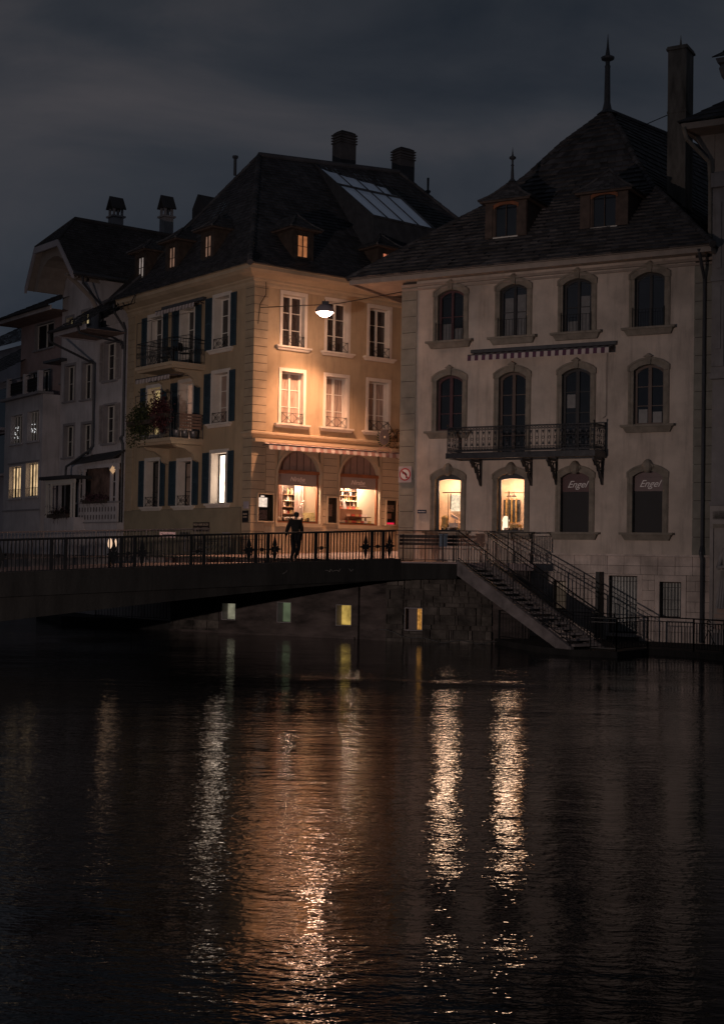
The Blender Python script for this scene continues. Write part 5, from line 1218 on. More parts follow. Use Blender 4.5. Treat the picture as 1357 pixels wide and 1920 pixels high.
mb = MB(); tiles(mb, BF.W(11.3, 1.2, 18.2), BF.W(22, 1.2, 18.2), BF.W(16.8, -5, 22.6), BF.W(22, -5, 22.6), 18, .28, .03, LIN, .01); tiles(mb, BF.W(11.3, -12, 18.2), BF.W(11.3, 1.2, 18.2), BF.W(16.8, -9, 22.6), BF.W(16.8, -5, 22.6), 18, .35, .03, LIN, .01); mb.build('roof', roof_c, DH)
mb = MB(); mb.box(BF, 12.95, 15, -.6, .5, 18.3, 20.2); mb.hexa([BF.W(12.55, -.9, 20.2), BF.W(15, -.9, 20.2), BF.W(15, .8, 20.2), BF.W(12.55, .8, 20.2), BF.W(12.5, -.9, 20.35), BF.W(15, -.9, 20.35), BF.W(15, .85, 20.35), BF.W(12.5, .85, 20.35)]); mb.lathe(BF.W(12.8, .5, 19.6), [(.05, 0), (.2, .2), (.28, .45), (.2, .6)], 8); mb.build('dormer', stucco_g, DH)
mb = MB(); tiles(mb, BF.W(12.4, .95, 20.36), BF.W(16, .95, 20.36), BF.W(14.2, -.6, 21.8), BF.W(16, -.6, 21.8), 6, .25, .03); mb.build('dormer_roof', roof_c, DH)
pipe([BF.W(11.5, 1.2, 18.0), BF.W(11.6, 1.1, 17.6), BF.W(12.2, .45, 16.9), BF.W(12.2, .3, 16.2), BF.W(12.2, .3, 13.9)], 'pale downpipe dropping from the eave of the stone house', .07, stone_f)
for zz in (5.7, 10.3, 13.3):
    for uu in (15.0, 18.0):
        f = MB(); f.ring(BF, [(uu-.75, zz-.1), (uu-.75, zz+2.2), (uu+.75, zz+2.2), (uu+.75, zz-.1)], [(uu-.55, zz), (uu-.55, zz+2), (uu+.55, zz+2), (uu+.55, zz)], .181, .25); f = f.build('window', stone_f, DH)
        sashes(BF, f, uu, 1.1, zz, zz+2, .186, gr_s, 3); pane(BF, f, uu, 1.08, zz+.01, zz+1.99, .184, glass_d)
# carved figure relief (a robed figure on a moulded base)
t = empty('relief_panel', BF.W(12.9, .2, .6), 'pale carved relief panel with a robed figure at the right edge', 'relief')
a = MB(); a.box(BF, 12.32, 14.2, .182, .24, .65, 4.95); a.ring(BF, [(12.3, .62), (12.3, 4.97), (14.2, 4.97), (14.2, .62)], [(12.42, .75), (12.42, 4.2), (14.1, 4.2), (14.1, .75)], .241, .31); a.build('panel', mat('pale_relief', (.40, .36, .34), .9, .12, 3), t)
a = MB(); a.box(BF, 12.42, 14.1, .242, .36, 4.22, 4.35); a.box(BF, 12.40, 14.1, .242, .31, 4.5, 4.8); a.build('lintel', stone_f, t)
a = MB()
for z, x, r in ((.75, 0, .1), (.95, .04, .08), (1.12, .0, .07), (1.3, .08, .05)): a.box(BF, 12.5+x, 14.0, .243, .30+r, z, z+.14)
a.build('pedestal', mat('warm_relief', (.44, .33, .28), .9, .1, 3), t)
a = MB(); c = BF.W(13.02, .28, 1.45)
a.lathe(c, [(.36, 0), (.38, .3), (.30, .9), (.24, 1.25), (.30, 1.6), (.34, 1.9), (.26, 2.08), (.10, 2.16), (.09, 2.24), (.14, 2.34), (.15, 2.46), (.08, 2.58)], 16)
for k in range(9): x = -.36+.09*k; a.bar(c+BF.d*x*.6+BF.n*.33+up*1.3, c+BF.d*x+BF.n*.37+up*.02, .035, .05, 5)
a.bar(c+BF.d*-.28+BF.n*.1+up*1.9, c+BF.d*-.34+BF.n*.3+up*1.4, .09, .07, 7); a.bar(c+BF.d*-.34+BF.n*.3+up*1.4, c+BF.d*.05+BF.n*.42+up*1.45, .07, .05, 7)
a.build('figure', mat('pale_relief2', (.38, .35, .34), .9, .12, 3), t, True)

# ------------------------------------------------------------------ houses along the left bank
def lw(F, root, uc, w_, z0, z1, glass, sm=sash_w, depth=.25, cm=None, rows=2, sl=True, sh=None, bord=.09, cols=1):
    f = MB(); a, b = uc-w_/2, uc+w_/2
    f.ring(F, [(a-bord, z0-.02), (a-bord, z1+bord), (b+bord, z1+bord), (b+bord, z0-.02)], [(a+.001, z0), (a+.001, z1-.001), (b-.001, z1-.001), (b-.001, z0)], -depth, .03)
    f = f.build('window', cm or grey_r, root); sashes(F, f, uc, w_-.01, z0, z1-.01, -depth+.02, sm, rows=rows, fr=.05, mull=.07, bar=.025)
    p = MB(); p.poly([F.W(a, -depth+.03, z0), F.W(b, -depth+.03, z0), F.W(b, -depth+.03, z1), F.W(a, -depth+.03, z1)]); p.build('pane', glass, f)
    if sl: s_ = MB(); s_.box(F, a-.15, b+.15, .031, .12, z0-.11, z0-.021); s_.build('sill', cm or grey_r, f)
    if sh:
        for s0, s1 in sh: shutter(F, f, s0, s1, z0-.02, z1+.04, shut_w, .04)
    return f
# rose-white house with deep eave and shutters
H3 = empty('shuttered_house', AL.W(12, 0, 2.85), 'narrow lilac white house with pale shutters and deep boarded eave left of the ochre house', 'building')
h3w = [(11.50, 12.68, 11.02, 12.80, .25), (11.50, 12.60, 8.08, 9.85, .25)]
mb = MB(); wall(mb, AL, 10.42, 13.42, 2.4, 13.6, h3w); mb.build('wall', house_w2, H3)
for (a, b, c, d, _), m in zip(h3w, (glass_d, glass_d)):
    lw(AL, H3, (a+b)/2, b-a, c, d, m, rows=3, cm=grey_r, sh=((b+.02, b+.42), (a-.46, a-.02)))
mb = MB()
for k in range(14): mb.box(AL, 10.5, 13.55, .05+.145*k, .185+.145*k, 13.02-.0*k, 13.04)
mb.build('soffit', soff_br, H3)
mb = MB(); mb.box(AL, 10.5, 13.68, 2.08, 2.16, 12.98, 13.22); mb.box(AL, 13.56, 13.68, .05, 2.079, 12.98, 13.22); mb.build('eave_board', house_w, H3)
mb = MB(); tiles(mb, AL.W(13.8, 2.3, 13.20), AL.W(10.5, 2.3, 13.20), AL.W(13.8, -3, 16.6), AL.W(10.5, -3, 16.6), 16, .25, .03, LIN); mb.bar(AL.W(13.8, 2.36, 13.18), AL.W(10.6, 2.36, 13.18), .07, n=8); mb.build('roof', roof_c, H3)
pipe([AL.W(13.75, 2.36, 13.12), AL.W(13.75, 2.3, 12.75), AL.W(13.45, .15, 11.9), AL.W(13.45, .15, 8.0), AL.W(13.6, .3, 7.75), AL.W(14.95, .75, 7.05), AL.W(15.0, .75, 6.9), AL.W(15.0, .75, 2.9)], 'dark downpipe bending over the pale wall below the deep eave')
pipe([AL.W(10.9, 2.36, 13.2), AL.W(10.9, 2.2, 12.85), AL.W(10.7, .25, 12.6), AL.W(10.7, .12, 12.3)], 'short dark pipe under the eave joining the corner house downpipe', .05)
# loggia with balustrade at its foot
lg = empty('loggia', AL.W(11, .5, 2.85), 'pale veranda bay with cut out balustrade and flower box beside the ochre house', 'bay')
VF = .34   # the bay stands a little proud of the houses
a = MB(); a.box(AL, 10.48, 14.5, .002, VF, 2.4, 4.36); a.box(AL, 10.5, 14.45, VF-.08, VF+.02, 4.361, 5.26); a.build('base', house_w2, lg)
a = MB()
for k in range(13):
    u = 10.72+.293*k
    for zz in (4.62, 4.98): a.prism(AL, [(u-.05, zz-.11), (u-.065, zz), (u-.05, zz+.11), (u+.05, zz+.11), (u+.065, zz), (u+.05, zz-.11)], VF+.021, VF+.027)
a.build('cutout_shade_plate', mat('cutout_shadow', (.16, .14, .14), .9), lg)  # dark raised plates colour in the shade of openings that are not cut
a = MB(); a.box(AL, 10.46, 14.55, VF-.1, VF+.09, 5.261, 5.34); a.box(AL, 10.46, 14.55, VF-.05, VF+.08, 4.34, 4.40); a.build('hand_rail', grey_r, lg)
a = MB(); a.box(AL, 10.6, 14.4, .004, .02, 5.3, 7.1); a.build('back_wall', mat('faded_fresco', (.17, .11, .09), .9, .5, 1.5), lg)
for u in (10.58, 11.1, 13.9, 14.4):
    a = MB(); a.box(AL, u-.07, u+.07, VF-.06, VF+.05, 5.341, 7.0); a.box(AL, u-.12, u+.12, VF-.08, VF+.08, 6.78, 6.9); a.build('post', house_w2, lg)
a = MB()
for u0_, u1_ in ((10.65, 11.03), (13.97, 14.33)):
    for zz in (5.5, 6.2, 6.7): a.box(AL, u0_, u1_, VF-.03, VF+.02, zz, zz+.05)
a.box(AL, 10.5, 14.5, VF-.08, VF+.06, 6.901, 7.06); a.build('lattice_frame', house_w2, lg)
a = MB(); a.hexa([AL.W(10.44, 0.02, 7.62), AL.W(14.8, 0.02, 7.50), AL.W(14.8, .62, 7.12), AL.W(10.44, .62, 7.26), AL.W(10.44, 0.02, 7.70), AL.W(14.8, 0.02, 7.58), AL.W(14.8, .62, 7.20), AL.W(10.44, .62, 7.34)]); a.build('roof', roof_c, lg)
plantbox(AL, 11.2, 13.7, VF+.1, 5.46, 'dark pink flowers in the box on the veranda balustrade', mat('dusky_flowers', (.10, .05, .06), .8, .5, 9), 420, .1, .17, 'flower_box')
t = empty('lantern', AL.W(10.95, .3, 6.5), 'diamond shaped glowing lantern hanging in the veranda', 'lantern')
a = MB(); a.lathe(AL.W(10.92, .38, 6.58), [(.0, 0), (.15, .17), (.13, .2), (.0, .42)], 6); a.build('shade', glow('lantern_glow', (1., .6, .32), .5, .1), t); a = MB(); a.bar(AL.W(10.92, .38, 7.0), AL.W(10.92, .38, 7.2), .01); a.build('chain', iron, t)
# second, lower veranda
l2 = empty('veranda', AL.W(15.3, .6, 2.85), 'small dark glazed veranda with flower boxes under a flat roof', 'bay')
a = MB(); a.box(AL, 13.75, 16.95, .002, .9, 2.4, 4.62); a.build('base', house_w2, l2)
a = MB(); a.box(AL, 13.7, 17.1, .01, 1.15, 6.44, 6.60); a.build('roof', roof_c, l2)
a = MB(); a.box(AL, 13.8, 16.9, .0, .02, 4.63, 6.4); a.build('back_wall', darkhole, l2)
for u in (13.85, 14.15, 16.35, 16.85): a = MB(); a.box(AL, u-.04, u+.04, .8, .88, 4.62, 6.4); a.build('post', sash_w, l2)
a = MB(); a.box(AL, 13.8, 16.9, .79, .9, 6.25, 6.43); a.box(AL, 13.8, 14.2, .82, .86, 6.0, 6.04); a.box(AL, 16.3, 16.9, .82, .86, 6.0, 6.04); a.box(AL, 16.58, 16.62, .82, .86, 4.62, 6.2)
for k in range(16): a.prism(AL, [(14.2+.13*k, 6.25), (14.33+.13*k, 6.25), (14.265+.13*k, 6.16)], .83, .86)
a.build('lattice_frame', sash_w, l2)
plantbox(AL, 14.1, 16.4, .95, 4.80, 'dark flowers in the box of the lower glazed veranda', mat('dark_flowers', (.05, .035, .03), .8, .5, 9), 350, .1, .17, 'flower_box')

# gabled house
H2 = empty('gabled_house', AL.W(15.4, 0, 2.85), 'pale house with a clipped gable roof jutting over the river side', 'building')
h2w = [(16.08, 16.86, 13.75, 14.48, .3), (14.35, 15.12, 13.95, 14.58, .3), (15.80, 16.82, 10.38, 12.1, .3), (13.95, 14.95, 10.33, 12.05, .3), (15.76, 16.80, 7.62, 9.15, .3), (13.90, 14.88, 7.62, 9.12, .3)]
mb = MB(); wall(mb, AL, 13.42, 17.35, 2.4, 16.5, h2w); mb.poly([AL.W(13.42, 0, 13.4), AL.W(13.42, -7, 13.4), AL.W(13.42, -7, 16.5), AL.W(13.42, 0, 16.5)])
mb.poly([AL.W(13.42, 0, 16.5), AL.W(17.35, 0, 16.5), AL.W(16.7, 0, 17.5), AL.W(15.6, 0, 18.9), AL.W(15.4, 0, 18.9), AL.W(14.3, 0, 17.5)]); mb.poly([AL.W(17.35, 0, 2.4), AL.W(17.35, -8, 2.4), AL.W(17.35, -8, 16.8), AL.W(17.35, 0, 16.8)])
mb.build('wall', house_w2, H2)
for (a, b, c, d, _), m in zip(h2w, (lit_yel, lit_yel, glass_d, glass_d, glass_d, glass_d)):
    if m is lit_yel: m = glow('small_lit_pane', (1., .78, .40), .34, .5, 9)
    lw(AL, H2, (a+b)/2, b-a, c, d, m, rows=2, cm=grey_r, sm=wood_br if c > 13 else sash_w, bord=.12)
# roof: ridge runs inland, front hip clipped
ov = 1.75; zr = 18.55; e_l, e_r = 17.85, 12.65
K = lambda u, z, v=ov: AL.W(u, v, z)
gl, gr_ = K(e_l, 15.95), K(e_r, 15.95); cl2, cr2 = K(16.85, 17.75), K(14.3, 17.72); rf, rk = AL.W(15.5, .35, 19.15), AL.W(15.5, -9, 19.15)
mb = MB(); sub = [(e_r, 15.95), (14.3, 17.72)]
# right slope in courses, bounded by gable edge, hip edge and ridge
bk0, bk1 = AL.W(e_r-.0, -9, 15.95), AL.W(14.3, -9, 17.72)
tiles(mb, bk0, gr_, bk1, cr2, 14, .22, .03, LIN, .006); tiles(mb, bk1, cr2, rk, rf, 10, .22, .03, LIN, .006)
tiles(mb, cl2, cr2, rf, rf, 9, .22, .03, LIN, .006)
mb.poly([gl, cl2, AL.W(16.85, -9, 17.75), AL.W(e_l, -9, 15.95)]); mb.poly([cl2, rf, rk, AL.W(16.85, -9, 17.75)])
rr2 = mb.build('roof', roof_c, H2)
mb = MB(); mb.bar(rf, rk, .11, n=8); mb.bar(cl2, rf, .08, n=8); mb.bar(cr2, rf, .08, n=8); mb.build('ridge_tiles', roof_c, rr2)
mb = MB(); dn = up*.30
for p, q_ in ((gl, cl2), (cl2, cr2), (cr2, gr_)): 
    o_ = AL.n*.06; mb.hexa([p-dn-o_, q_-dn-o_, q_-dn+o_, p-dn+o_, p-o_, q_-o_, q_+o_, p+o_])
mb.build('barge_board', house_w, H2)
mb = MB(); n_a = 9
io = [(17.72, 15.75), (17.2, 16.75), (16.78, 17.55), (16.2, 17.56), (15.58, 17.57), (14.9, 17.56), (14.36, 17.55), (13.6, 16.75), (12.82, 15.75)]
ii = [(17.25, 15.72), (17.05, 16.35), (16.6, 16.85), (16.1, 17.08), (15.5, 17.16), (14.95, 17.08), (14.4, 16.85), (13.75, 16.35), (13.35, 15.72)]
for k in range(8): mb.poly([K(*io[k], ov-.35), K(*io[k+1], ov-.35), K(*ii[k+1], ov-.35), K(*ii[k], ov-.35)]); mb.poly([K(*ii[k], ov-.35), K(*ii[k+1], ov-.35), K(*ii[k+1], .02), K(*ii[k], .02)])
mb.build('arched_soffit', soff, H2)
mb = MB(); i_ = AL.n*-ov
for p, q_ in ((gl, cl2), (cl2, cr2), (cr2, gr_)): mb.poly([p-dn*.5, q_-dn*.5, q_-dn*.5+i_, p-dn*.5+i_])
mb.poly([gl-dn*.5, gl-dn*.5+i_, AL.W(e_l, -9, 15.75), AL.W(e_l, -9, 15.8)])
mb.poly([AL.W(e_r, ov, 15.78), AL.W(e_r, -9, 15.78), AL.W(13.42, -9, 15.9), AL.W(13.42, ov, 15.9)])
mb.build('soffit', soff, H2)
mb = MB(); A2 = [K(13.9, 16.9, .9), K(13.42, 15.6, .5), K(13.42, 14.9, .04)]
for u in (13.6,): mb.path([AL.W(u, ov-.1, 16.0), AL.W(u, ov*.6, 15.6), AL.W(u, .3, 15.0), AL.W(u, .03, 14.5)], .11, 6)
mb.build('roof_brace', soff, H2)
mb = MB(); mb.path([AL.W(e_r-.08, ov, 15.88), AL.W(e_r-.08, -9, 15.88)], .08, 8); mb.build('gutter', lead_m, H2)
pipe([AL.W(12.6, 1.3, 15.8), AL.W(12.7, 1.2, 15.5), AL.W(13.25, .0, 14.7), AL.W(13.3, -.1, 14.4), AL.W(13.3, -.1, 13.4)], 'dark downpipe from the gutter of the gabled house')
# chimneys behind
def chim(F, u, v, z0, z1, w_, label, gab=True, m=grey_r):
    t = empty('chimney', F.W(u, v, z0), label, 'chimney'); a = MB(); h = w_/2
    a.box(F, u-h, u+h, v-h, v+h, z0, z1-1.0); a.box(F, u-h-.1, u+h+.1, v-h-.1, v+h+.1, z1-1.0+.001, z1-.9); a.build('stack', m, t)
    for s_ in (-1, 1):
        for s2 in (-1, 1): a = MB(); a.box(F, u+s_*(h-.07)-.06, u+s_*(h-.07)+.06, v+s2*(h-.07)-.06, v+s2*(h-.07)+.06, z1-.9+.001, z1-.45); a.build('cap_post', m, t)
    a = MB(); e_ = h+.12
    a.prism(F, [(u-e_, z1-.5), (u, z1+.25), (u+e_, z1-.5), (u+e_-.08, z1-.52), (u, z1+.10), (u-e_+.08, z1-.52)], v-e_, v+e_); a.build('cap_roof', roof_c, t)
chim(AL, 27.3, -8, 19, 23.7, .66, 'pale chimney with small gabled cap, further left of the two')
chim(AL, 21.3, -8, 17, 22.6, .56, 'narrow pale chimney with gabled cap next to the ochre house roof')
a = empty('roof_dormer', AL.W(9.8, -7, 17), 'small dark gabled dormer peeping over the corner house roof', 'dormer')
m_ = MB(); m_.prism(AL, [(17.1, 20.2), (17.1, 21.5), (17.65, 22.2), (18.2, 21.5), (18.2, 20.2)], -9.5, -7.8); m_.build('body', roof_c, a)

# white balcony house in front
LF = FR((AL.W(17.5, .85, 0).x, AL.W(17.5, .85, 0).y), -34, -1, right=-1)
H1 = empty('balcony_house', LF.W(2.5, 0, 2.85), 'white house at the left with lit double windows and a roof terrace', 'building')
h1w = [(.38, 2.05, 5.72, 7.38, .3), (2.75, 4.45, 5.70, 7.30, .3), (.45, 2.0, 8.50, 9.98, .35), (2.75, 4.40, 8.50, 9.95, .35)]
mb = MB(); wall(mb, LF, 0, 5.35, 2.4, 10.75, h1w); mb.box(LF, 0.001, 5.349, -5, -.5, 10.5, 10.74)
mb.poly([LF.W(0, 0, 2.4), LF.W(0, -3, 2.4), LF.W(0, -3, 10.75), LF.W(0, 0, 10.75)]); mb.poly([LF.W(5.35, 0, 2.4), LF.W(5.35, -5, 2.4), LF.W(5.35, -5, 10.75), LF.W(5.35, 0, 10.75)])
mb.poly([LF.W(0, 0, 10.75), LF.W(5.35, 0, 10.75), LF.W(5.35, -.6, 10.75), LF.W(0, -.6, 10.75)]); mb.build('wall', house_w2, H1)
lit_room = glow('lit_room_left', (1., .68, .36), .68, .4, 2.4)
for i, ((a, b, c, d, _), m) in enumerate(zip(h1w, (lit_room, lit_room, glass_d, glass_d))):
    f = lw(LF, H1, (a+b)/2, b-a, c, d, m, rows=1, cm=house_w2, bord=.06, sm=sash_w)
    g_ = MB()
    for k in (1, 3): u = a+(b-a)*k/4; g_.box(LF, u-.035, u+.035, -.22, -.15, c, d)
    if i < 2:
        for k in range(9): u = a+.08+(b-a-.16)*k/8; g_.bar(LF.W(u, .02, c), LF.W(u, .02, c+.42), .01)
        g_.bar(LF.W(a, .02, c+.42), LF.W(b, .02, c+.42), .012); f['label'] = 'warm lit double window'
    g_.build('window_bars', iron if i < 2 else sash_w, f)
    if i >= 2:
        g_ = MB()
        for k in range(10): g_.lathe(LF.W(b-.35-.4*(k % 2)+random.uniform(-.08, .08), -.1, c+.25+random.random()*.75), [(0, -.03), (.03, 0), (0, .03)], 5)
        g_.build('fairy_lights', glow('fairy_glow%d' % i, (.9, .9, .9), .8, .1), f)
for b_ in ((.25, 4.6, .001, .07, 7.42, 7.50), (-.1, 5.5, -.5, .30, 10.751, 10.87), (0, 5.35, .001, .05, 5.0, 5.08)): mb = MB(); mb.box(LF, *b_); mb.build('string_course', grey_r, H1)
for u in (0.0, 2.0, 4.4): a = MB(); a.box(LF, u, u+.22, .02, .24, 10.871, 11.9); a.build('terrace_post', house_w2, H1)
a = MB(); a.bar(LF.W(.1, .14, 11.8), LF.W(5.3, .14, 11.8), .025)
for zz in (11.05, 11.25, 11.45, 11.6): a.bar(LF.W(.1, .14, zz), LF.W(5.3, .14, zz), .008)
a.build('terrace_railing', iron, H1)
for u0_, u1_ in ((.3, 1.9), (2.3, 4.3)): a = MB(); a.poly([LF.W(u0_, .12, 11.0), LF.W(u1_, .12, 11.0), LF.W(u1_, .12, 11.62), LF.W(u0_, .12, 11.62)]); a.build('terrace_screen', darkhole, H1)
# set back top floor with boarded eave
HU = empty('top_storey', AL.W(20.5, -.5, 10.9), 'rose rendered set back storey with boarded eave above the roof terrace', 'building')
UF = AL.shift(0, -.5)
uw = [(17.15, 18.35, 12.75, 14.25, .2), (19.3, 21.5, 13.45, 14.75, .35), (17.2, 17.62, 11.5, 12.06, .2), (17.85, 18.3, 11.5, 12.06, .2), (19.6, 20.6, 11.0, 12.3, .3), (21.2, 22.1, 11.0, 12.3, .3)]
mb = MB(); wall(mb, UF, 16.6, 23.3, 10.6, 15.2, uw); mb.poly([UF.W(23.3, 0, 10.6), UF.W(23.3, -6, 10.6), UF.W(23.3, -6, 15.2), UF.W(23.3, 0, 15.2)]); mb.build('wall', house_r, HU)
for (a, b, c, d, _), m in zip(uw, (glass_d, darkhole, lit_orange2, lit_orange2, darkhole, darkhole)): lw(UF, HU, (a+b)/2, b-a, c, d, m, rows=2 if b-a < 1 else 1, cm=grey_r, depth=.2, bord=.07)
mb = MB()
for k in range(9): mb.box(UF, 16.7, 23.6, .03+.15*k, .165+.15*k, 14.86, 14.88)
mb.build('soffit', soff_br, HU)
mb = MB(); mb.box(UF, 16.7, 23.7, 1.38, 1.46, 14.82, 15.05); mb.build('eave_board', house_w2, HU)
mb = MB(); tiles(mb, UF.W(23.9, 1.6, 15.02), UF.W(16.6, 1.6, 15.02), UF.W(23.9, -4, 17.8), UF.W(16.6, -4, 17.8), 16, .3, .03, LIN); mb.bar(UF.W(23.9, 1.66, 15.0), UF.W(16.6, 1.66, 15.0), .07, n=8); mb.build('roof', roof_c, HU)
mb = MB(); mb.box(UF, 16.7, 18.6, .01, .9, 12.38, 12.50); mb.build('canopy', lead_m, HU)
# dark house beyond, at the very left
H0 = empty('dark_house', LF.W(8, -1, 2.85), 'dark unlit house with a big roof at the left edge', 'building')
mb = MB(); mb.box(LF, 5.6, 16, -9, -.3, 2.4, 12.0); mb.build('wall', house_w, H0)
mb = MB(); mb.box(LF, 5.5, 16, -.299, .5, 9.3, 9.45); mb.box(LF, 5.5, 16, -.299, .5, 6.9, 7.02)
mb.build('balcony_slab', house_w, H0)
mb = MB(); mb.poly([LF.W(5.61, -.29, 9.5), LF.W(9, -.29, 9.5), LF.W(9, -.29, 11.6), LF.W(5.61, -.29, 11.6)]); mb.poly([LF.W(5.61, -.29, 7.1), LF.W(9, -.29, 7.1), LF.W(9, -.29, 9.2), LF.W(5.61, -.29, 9.2)]); mb.build('glazing', glass_d, H0)
mb = MB(); tiles(mb, LF.W(16, .9, 12.0), LF.W(5.2, .9, 12.0), LF.W(16, -8, 17.2), LF.W(5.2, -8, 17.2), 20, .35, .03, LIN); mb.build('roof', roof_c, H0)
for u in (17.6, 10.8):
    pass
# taller roofs far behind
HB = empty('rear_house', (-22, 92, 3), 'dark roofed house far behind with a stout chimney', 'building')
FRr = FR((-19.5, 86.0), -37.8, -1)
mb = MB(); mb.box(FRr, -2, 14, -10, 0, 3, 16.3); mb.build('wall', house_w, HB)
mb = MB(); tiles(mb, FRr.W(15, .8, 16.3), FRr.W(-3, .8, 16.3), FRr.W(13, -6, 20.2), FRr.W(1, -6, 20.2), 16, .4, .03, LIN); mb.poly([FRr.W(-3, .8, 16.3), FRr.W(-3, -12, 16.3), FRr.W(1, -6, 20.2)]); mb.build('roof', roof_c, HB)
mb = MB(); mb.box(FRr, -1.4, -.1, -2.6, -1.6, 15, 21.4); mb.box(FRr, -1.5, 0, -2.7, -1.5, 21.401, 21.55); mb.lathe(FRr.W(-.9, -2.1, 21.55), [(.22, 0), (.2, .5), (.24, .55)], 9); mb.build('chimney', roof_b, HB)

# ------------------------------------------------------------------ hanging street lamp
LP = Vector((-1.60, 54.45, 12.62))
t = empty('hanging_lamp', LP, 'glowing street lamp hanging on a wire between the ochre and pink houses', 'street lamp')
a = MB(); a.lathe(LP+up*.0, [(.37, 0), (.385, .03), (.36, .12), (.30, .22), (.20, .30), (.08, .33)], 20); a.build('lamp_shade', mat('lamp_grey', (.28, .24, .26), .5, .1, 4), t, True)
a = MB(); a.lathe(LP-up*.0, [(.0, -.17), (.12, -.16), (.22, -.11), (.30, -.04), (.33, -.001)], 20); a.build('lens', lens_m, t, True)
a = MB(); a.box(FR((LP.x, LP.y), 90, 1), -.12, .16, -.05, .05, LP.z+.331, LP.z+.45); a.build('junction_box', lead_m, t)
wa, wb = AR.W(.25, .05, 12.86), BF.W(.02, .03, 13.42)
a = MB(); pts = []
for i in range(13):
    s_ = i/12; k = .53
    p = wa+(wb-wa)*s_; sag = .35*(s_/k if s_ < k else (1-s_)/(1-k)); pts.append(p-up*sag*.55)
a.path(pts, .017, 5); a.bar(LP+up*.33, LP+up*.52, .02)
tag(a.build('span_wire', iron), 'black wire carrying the street lamp between the two houses', 'wire')
a = MB(); a.path([AR.W(.45, .1, 13.9), AR.W(.45, .12, 13.4), AR.W(.22, .06, 13.0), AR.W(.15, .05, 12.2)], .012); tag(a.build('feed_cable', iron), 'thin cable running down the corner quoin to the lamp wire', 'cable')
def lamp(kind, loc, e_, col, r=.1, dirv=None, ang=None, blend=.5, name='lamp_light'):
    l = bpy.data.lights.new(name, kind); l.energy = e_; l.color = col; l.shadow_soft_size = r
    o = bpy.data.objects.new(name, l); COL.objects.link(o); o.location = loc
    if dirv is not None: o.rotation_euler = arrow(dirv, loc)
    if ang: l.spot_size = math.radians(ang); l.spot_blend = blend
    return o
lamp('SPOT', LP-up*.30, 330, (1., .50, .27), .14, AR.W(.8, 0, 8.2)-LP, 120, 1.)
lamp('SPOT', LP-up*.30, 3300, (1., .50, .28), .2, AR.W(3.0, .6, 3.2)-LP, 96, 1.)
lamp('POINT', LP-up*.28, 105, (1., .52, .31), .25)

# street lamp on the near bank, beyond the left picture edge: throws the stair and balcony shadows
t = empty('bank_lamp', (-15.2, 12.0, .2), 'street lamp on the near bank beyond the left picture edge', 'street lamp')
a = MB(); a.lathe((-15.2, 12.0, .2), [(.14, 0), (.12, .4), (.07, .5), (.05, 3.3)], 10); a.build('pole', iron, t)
a = MB(); a.bar((-15.2, 12, 3.45), (-14.7, 12.8, 3.5), .04, n=6); a.build('arm', iron, t)
a = MB(); a.lathe((-14.6, 12.95, 3.35), [(.22, 0), (.24, .05), (.1, .2)], 12); a.build('lamp_shade', lead_m, t)
tgt = Vector((-1.0, 55.0, 5.5)); BL_ = Vector((-14.6, 12.95, 3.15))
lamp('SPOT', BL_, 10800, (1., .79, .71), .12, tgt-BL_, 58, 1., 'bank_light')

# bollard lamp on the bridge, glowing through the railing
t = empty('bollard_lamp', (-8.55, 47.2, 2.42), 'glowing oval bollard lamp on the bridge behind the railing', 'lamp')
bz = 2.40
a = MB(); a.lathe((-8.55, 47.2, bz), [(.07, 0), (.06, .05), (.05, .72), (.06, .75)], 8); a.build('post', iron, t)
a = MB(); a.lathe((-8.55, 47.2, bz+.75), [(.02, 0), (.07, .08), (.08, .18), (.06, .3), (.02, .35)], 10); a.build('lens', lit_lamp, t, True)
a = MB(); a.lathe((-8.38, 47.3, bz+.78), [(.01, 0), (.035, .08), (.035, .22), (.01, .3)], 8); a.build('side_lens', lit_lamp, t, True)
lamp('POINT', (-8.55, 47.5, bz+.9), 6, (1., .6, .35), .25)
railing((-7.5, 54.75, .35), (-10.9, 57.0, .35), .92, .16, 'walkway railing under the bridge against the pale bank wall', (0, 2.0, 4.0), pr=.025, br=.012, topr=.02, name='walkway_railing')

# bench on the terrace
t = empty('park_bench', (2.35, 49.6, 2.9), 'slatted wooden bench with iron legs on the terrace behind the railing', 'bench')
BE = FR((1.35, 49.75), 92, 1)
for nm, bx in (('seat_slat', [(0, 2.1, .0+.11*k, .09+.11*k, .43, .46) for k in range(4)]), ('back_slat', [(0, 2.1, -.10-.02*k, -.07-.02*k, .56+.13*k, .66+.13*k) for k in range(3)])):
    for b_ in bx: a = MB(); a.box(BE, *b_[:4], 2.9+b_[4], 2.9+b_[5]); a.build(nm, mat('bench_wood', (.07, .045, .035), .7, .2, 5) if 'bench_wood' not in bpy.data.materials else bpy.data.materials['bench_wood'], t)
for u in (.15, 1.95):
    a = MB(); a.path([BE.W(u, .42, 2.9), BE.W(u, .36, 3.32), BE.W(u, -.06, 3.32), BE.W(u, -.16, 3.86)], .022, 6); a.path([BE.W(u, -.06, 3.32), BE.W(u, -.22, 2.9)], .022, 6); a.bar(BE.W(u, -.28, 2.91), BE.W(u, .5, 2.91), .02); a.path([BE.W(u, .38, 3.33), BE.W(u, .38, 3.55), BE.W(u, -.1, 3.56)], .018, 6); a.build('leg', iron, t)
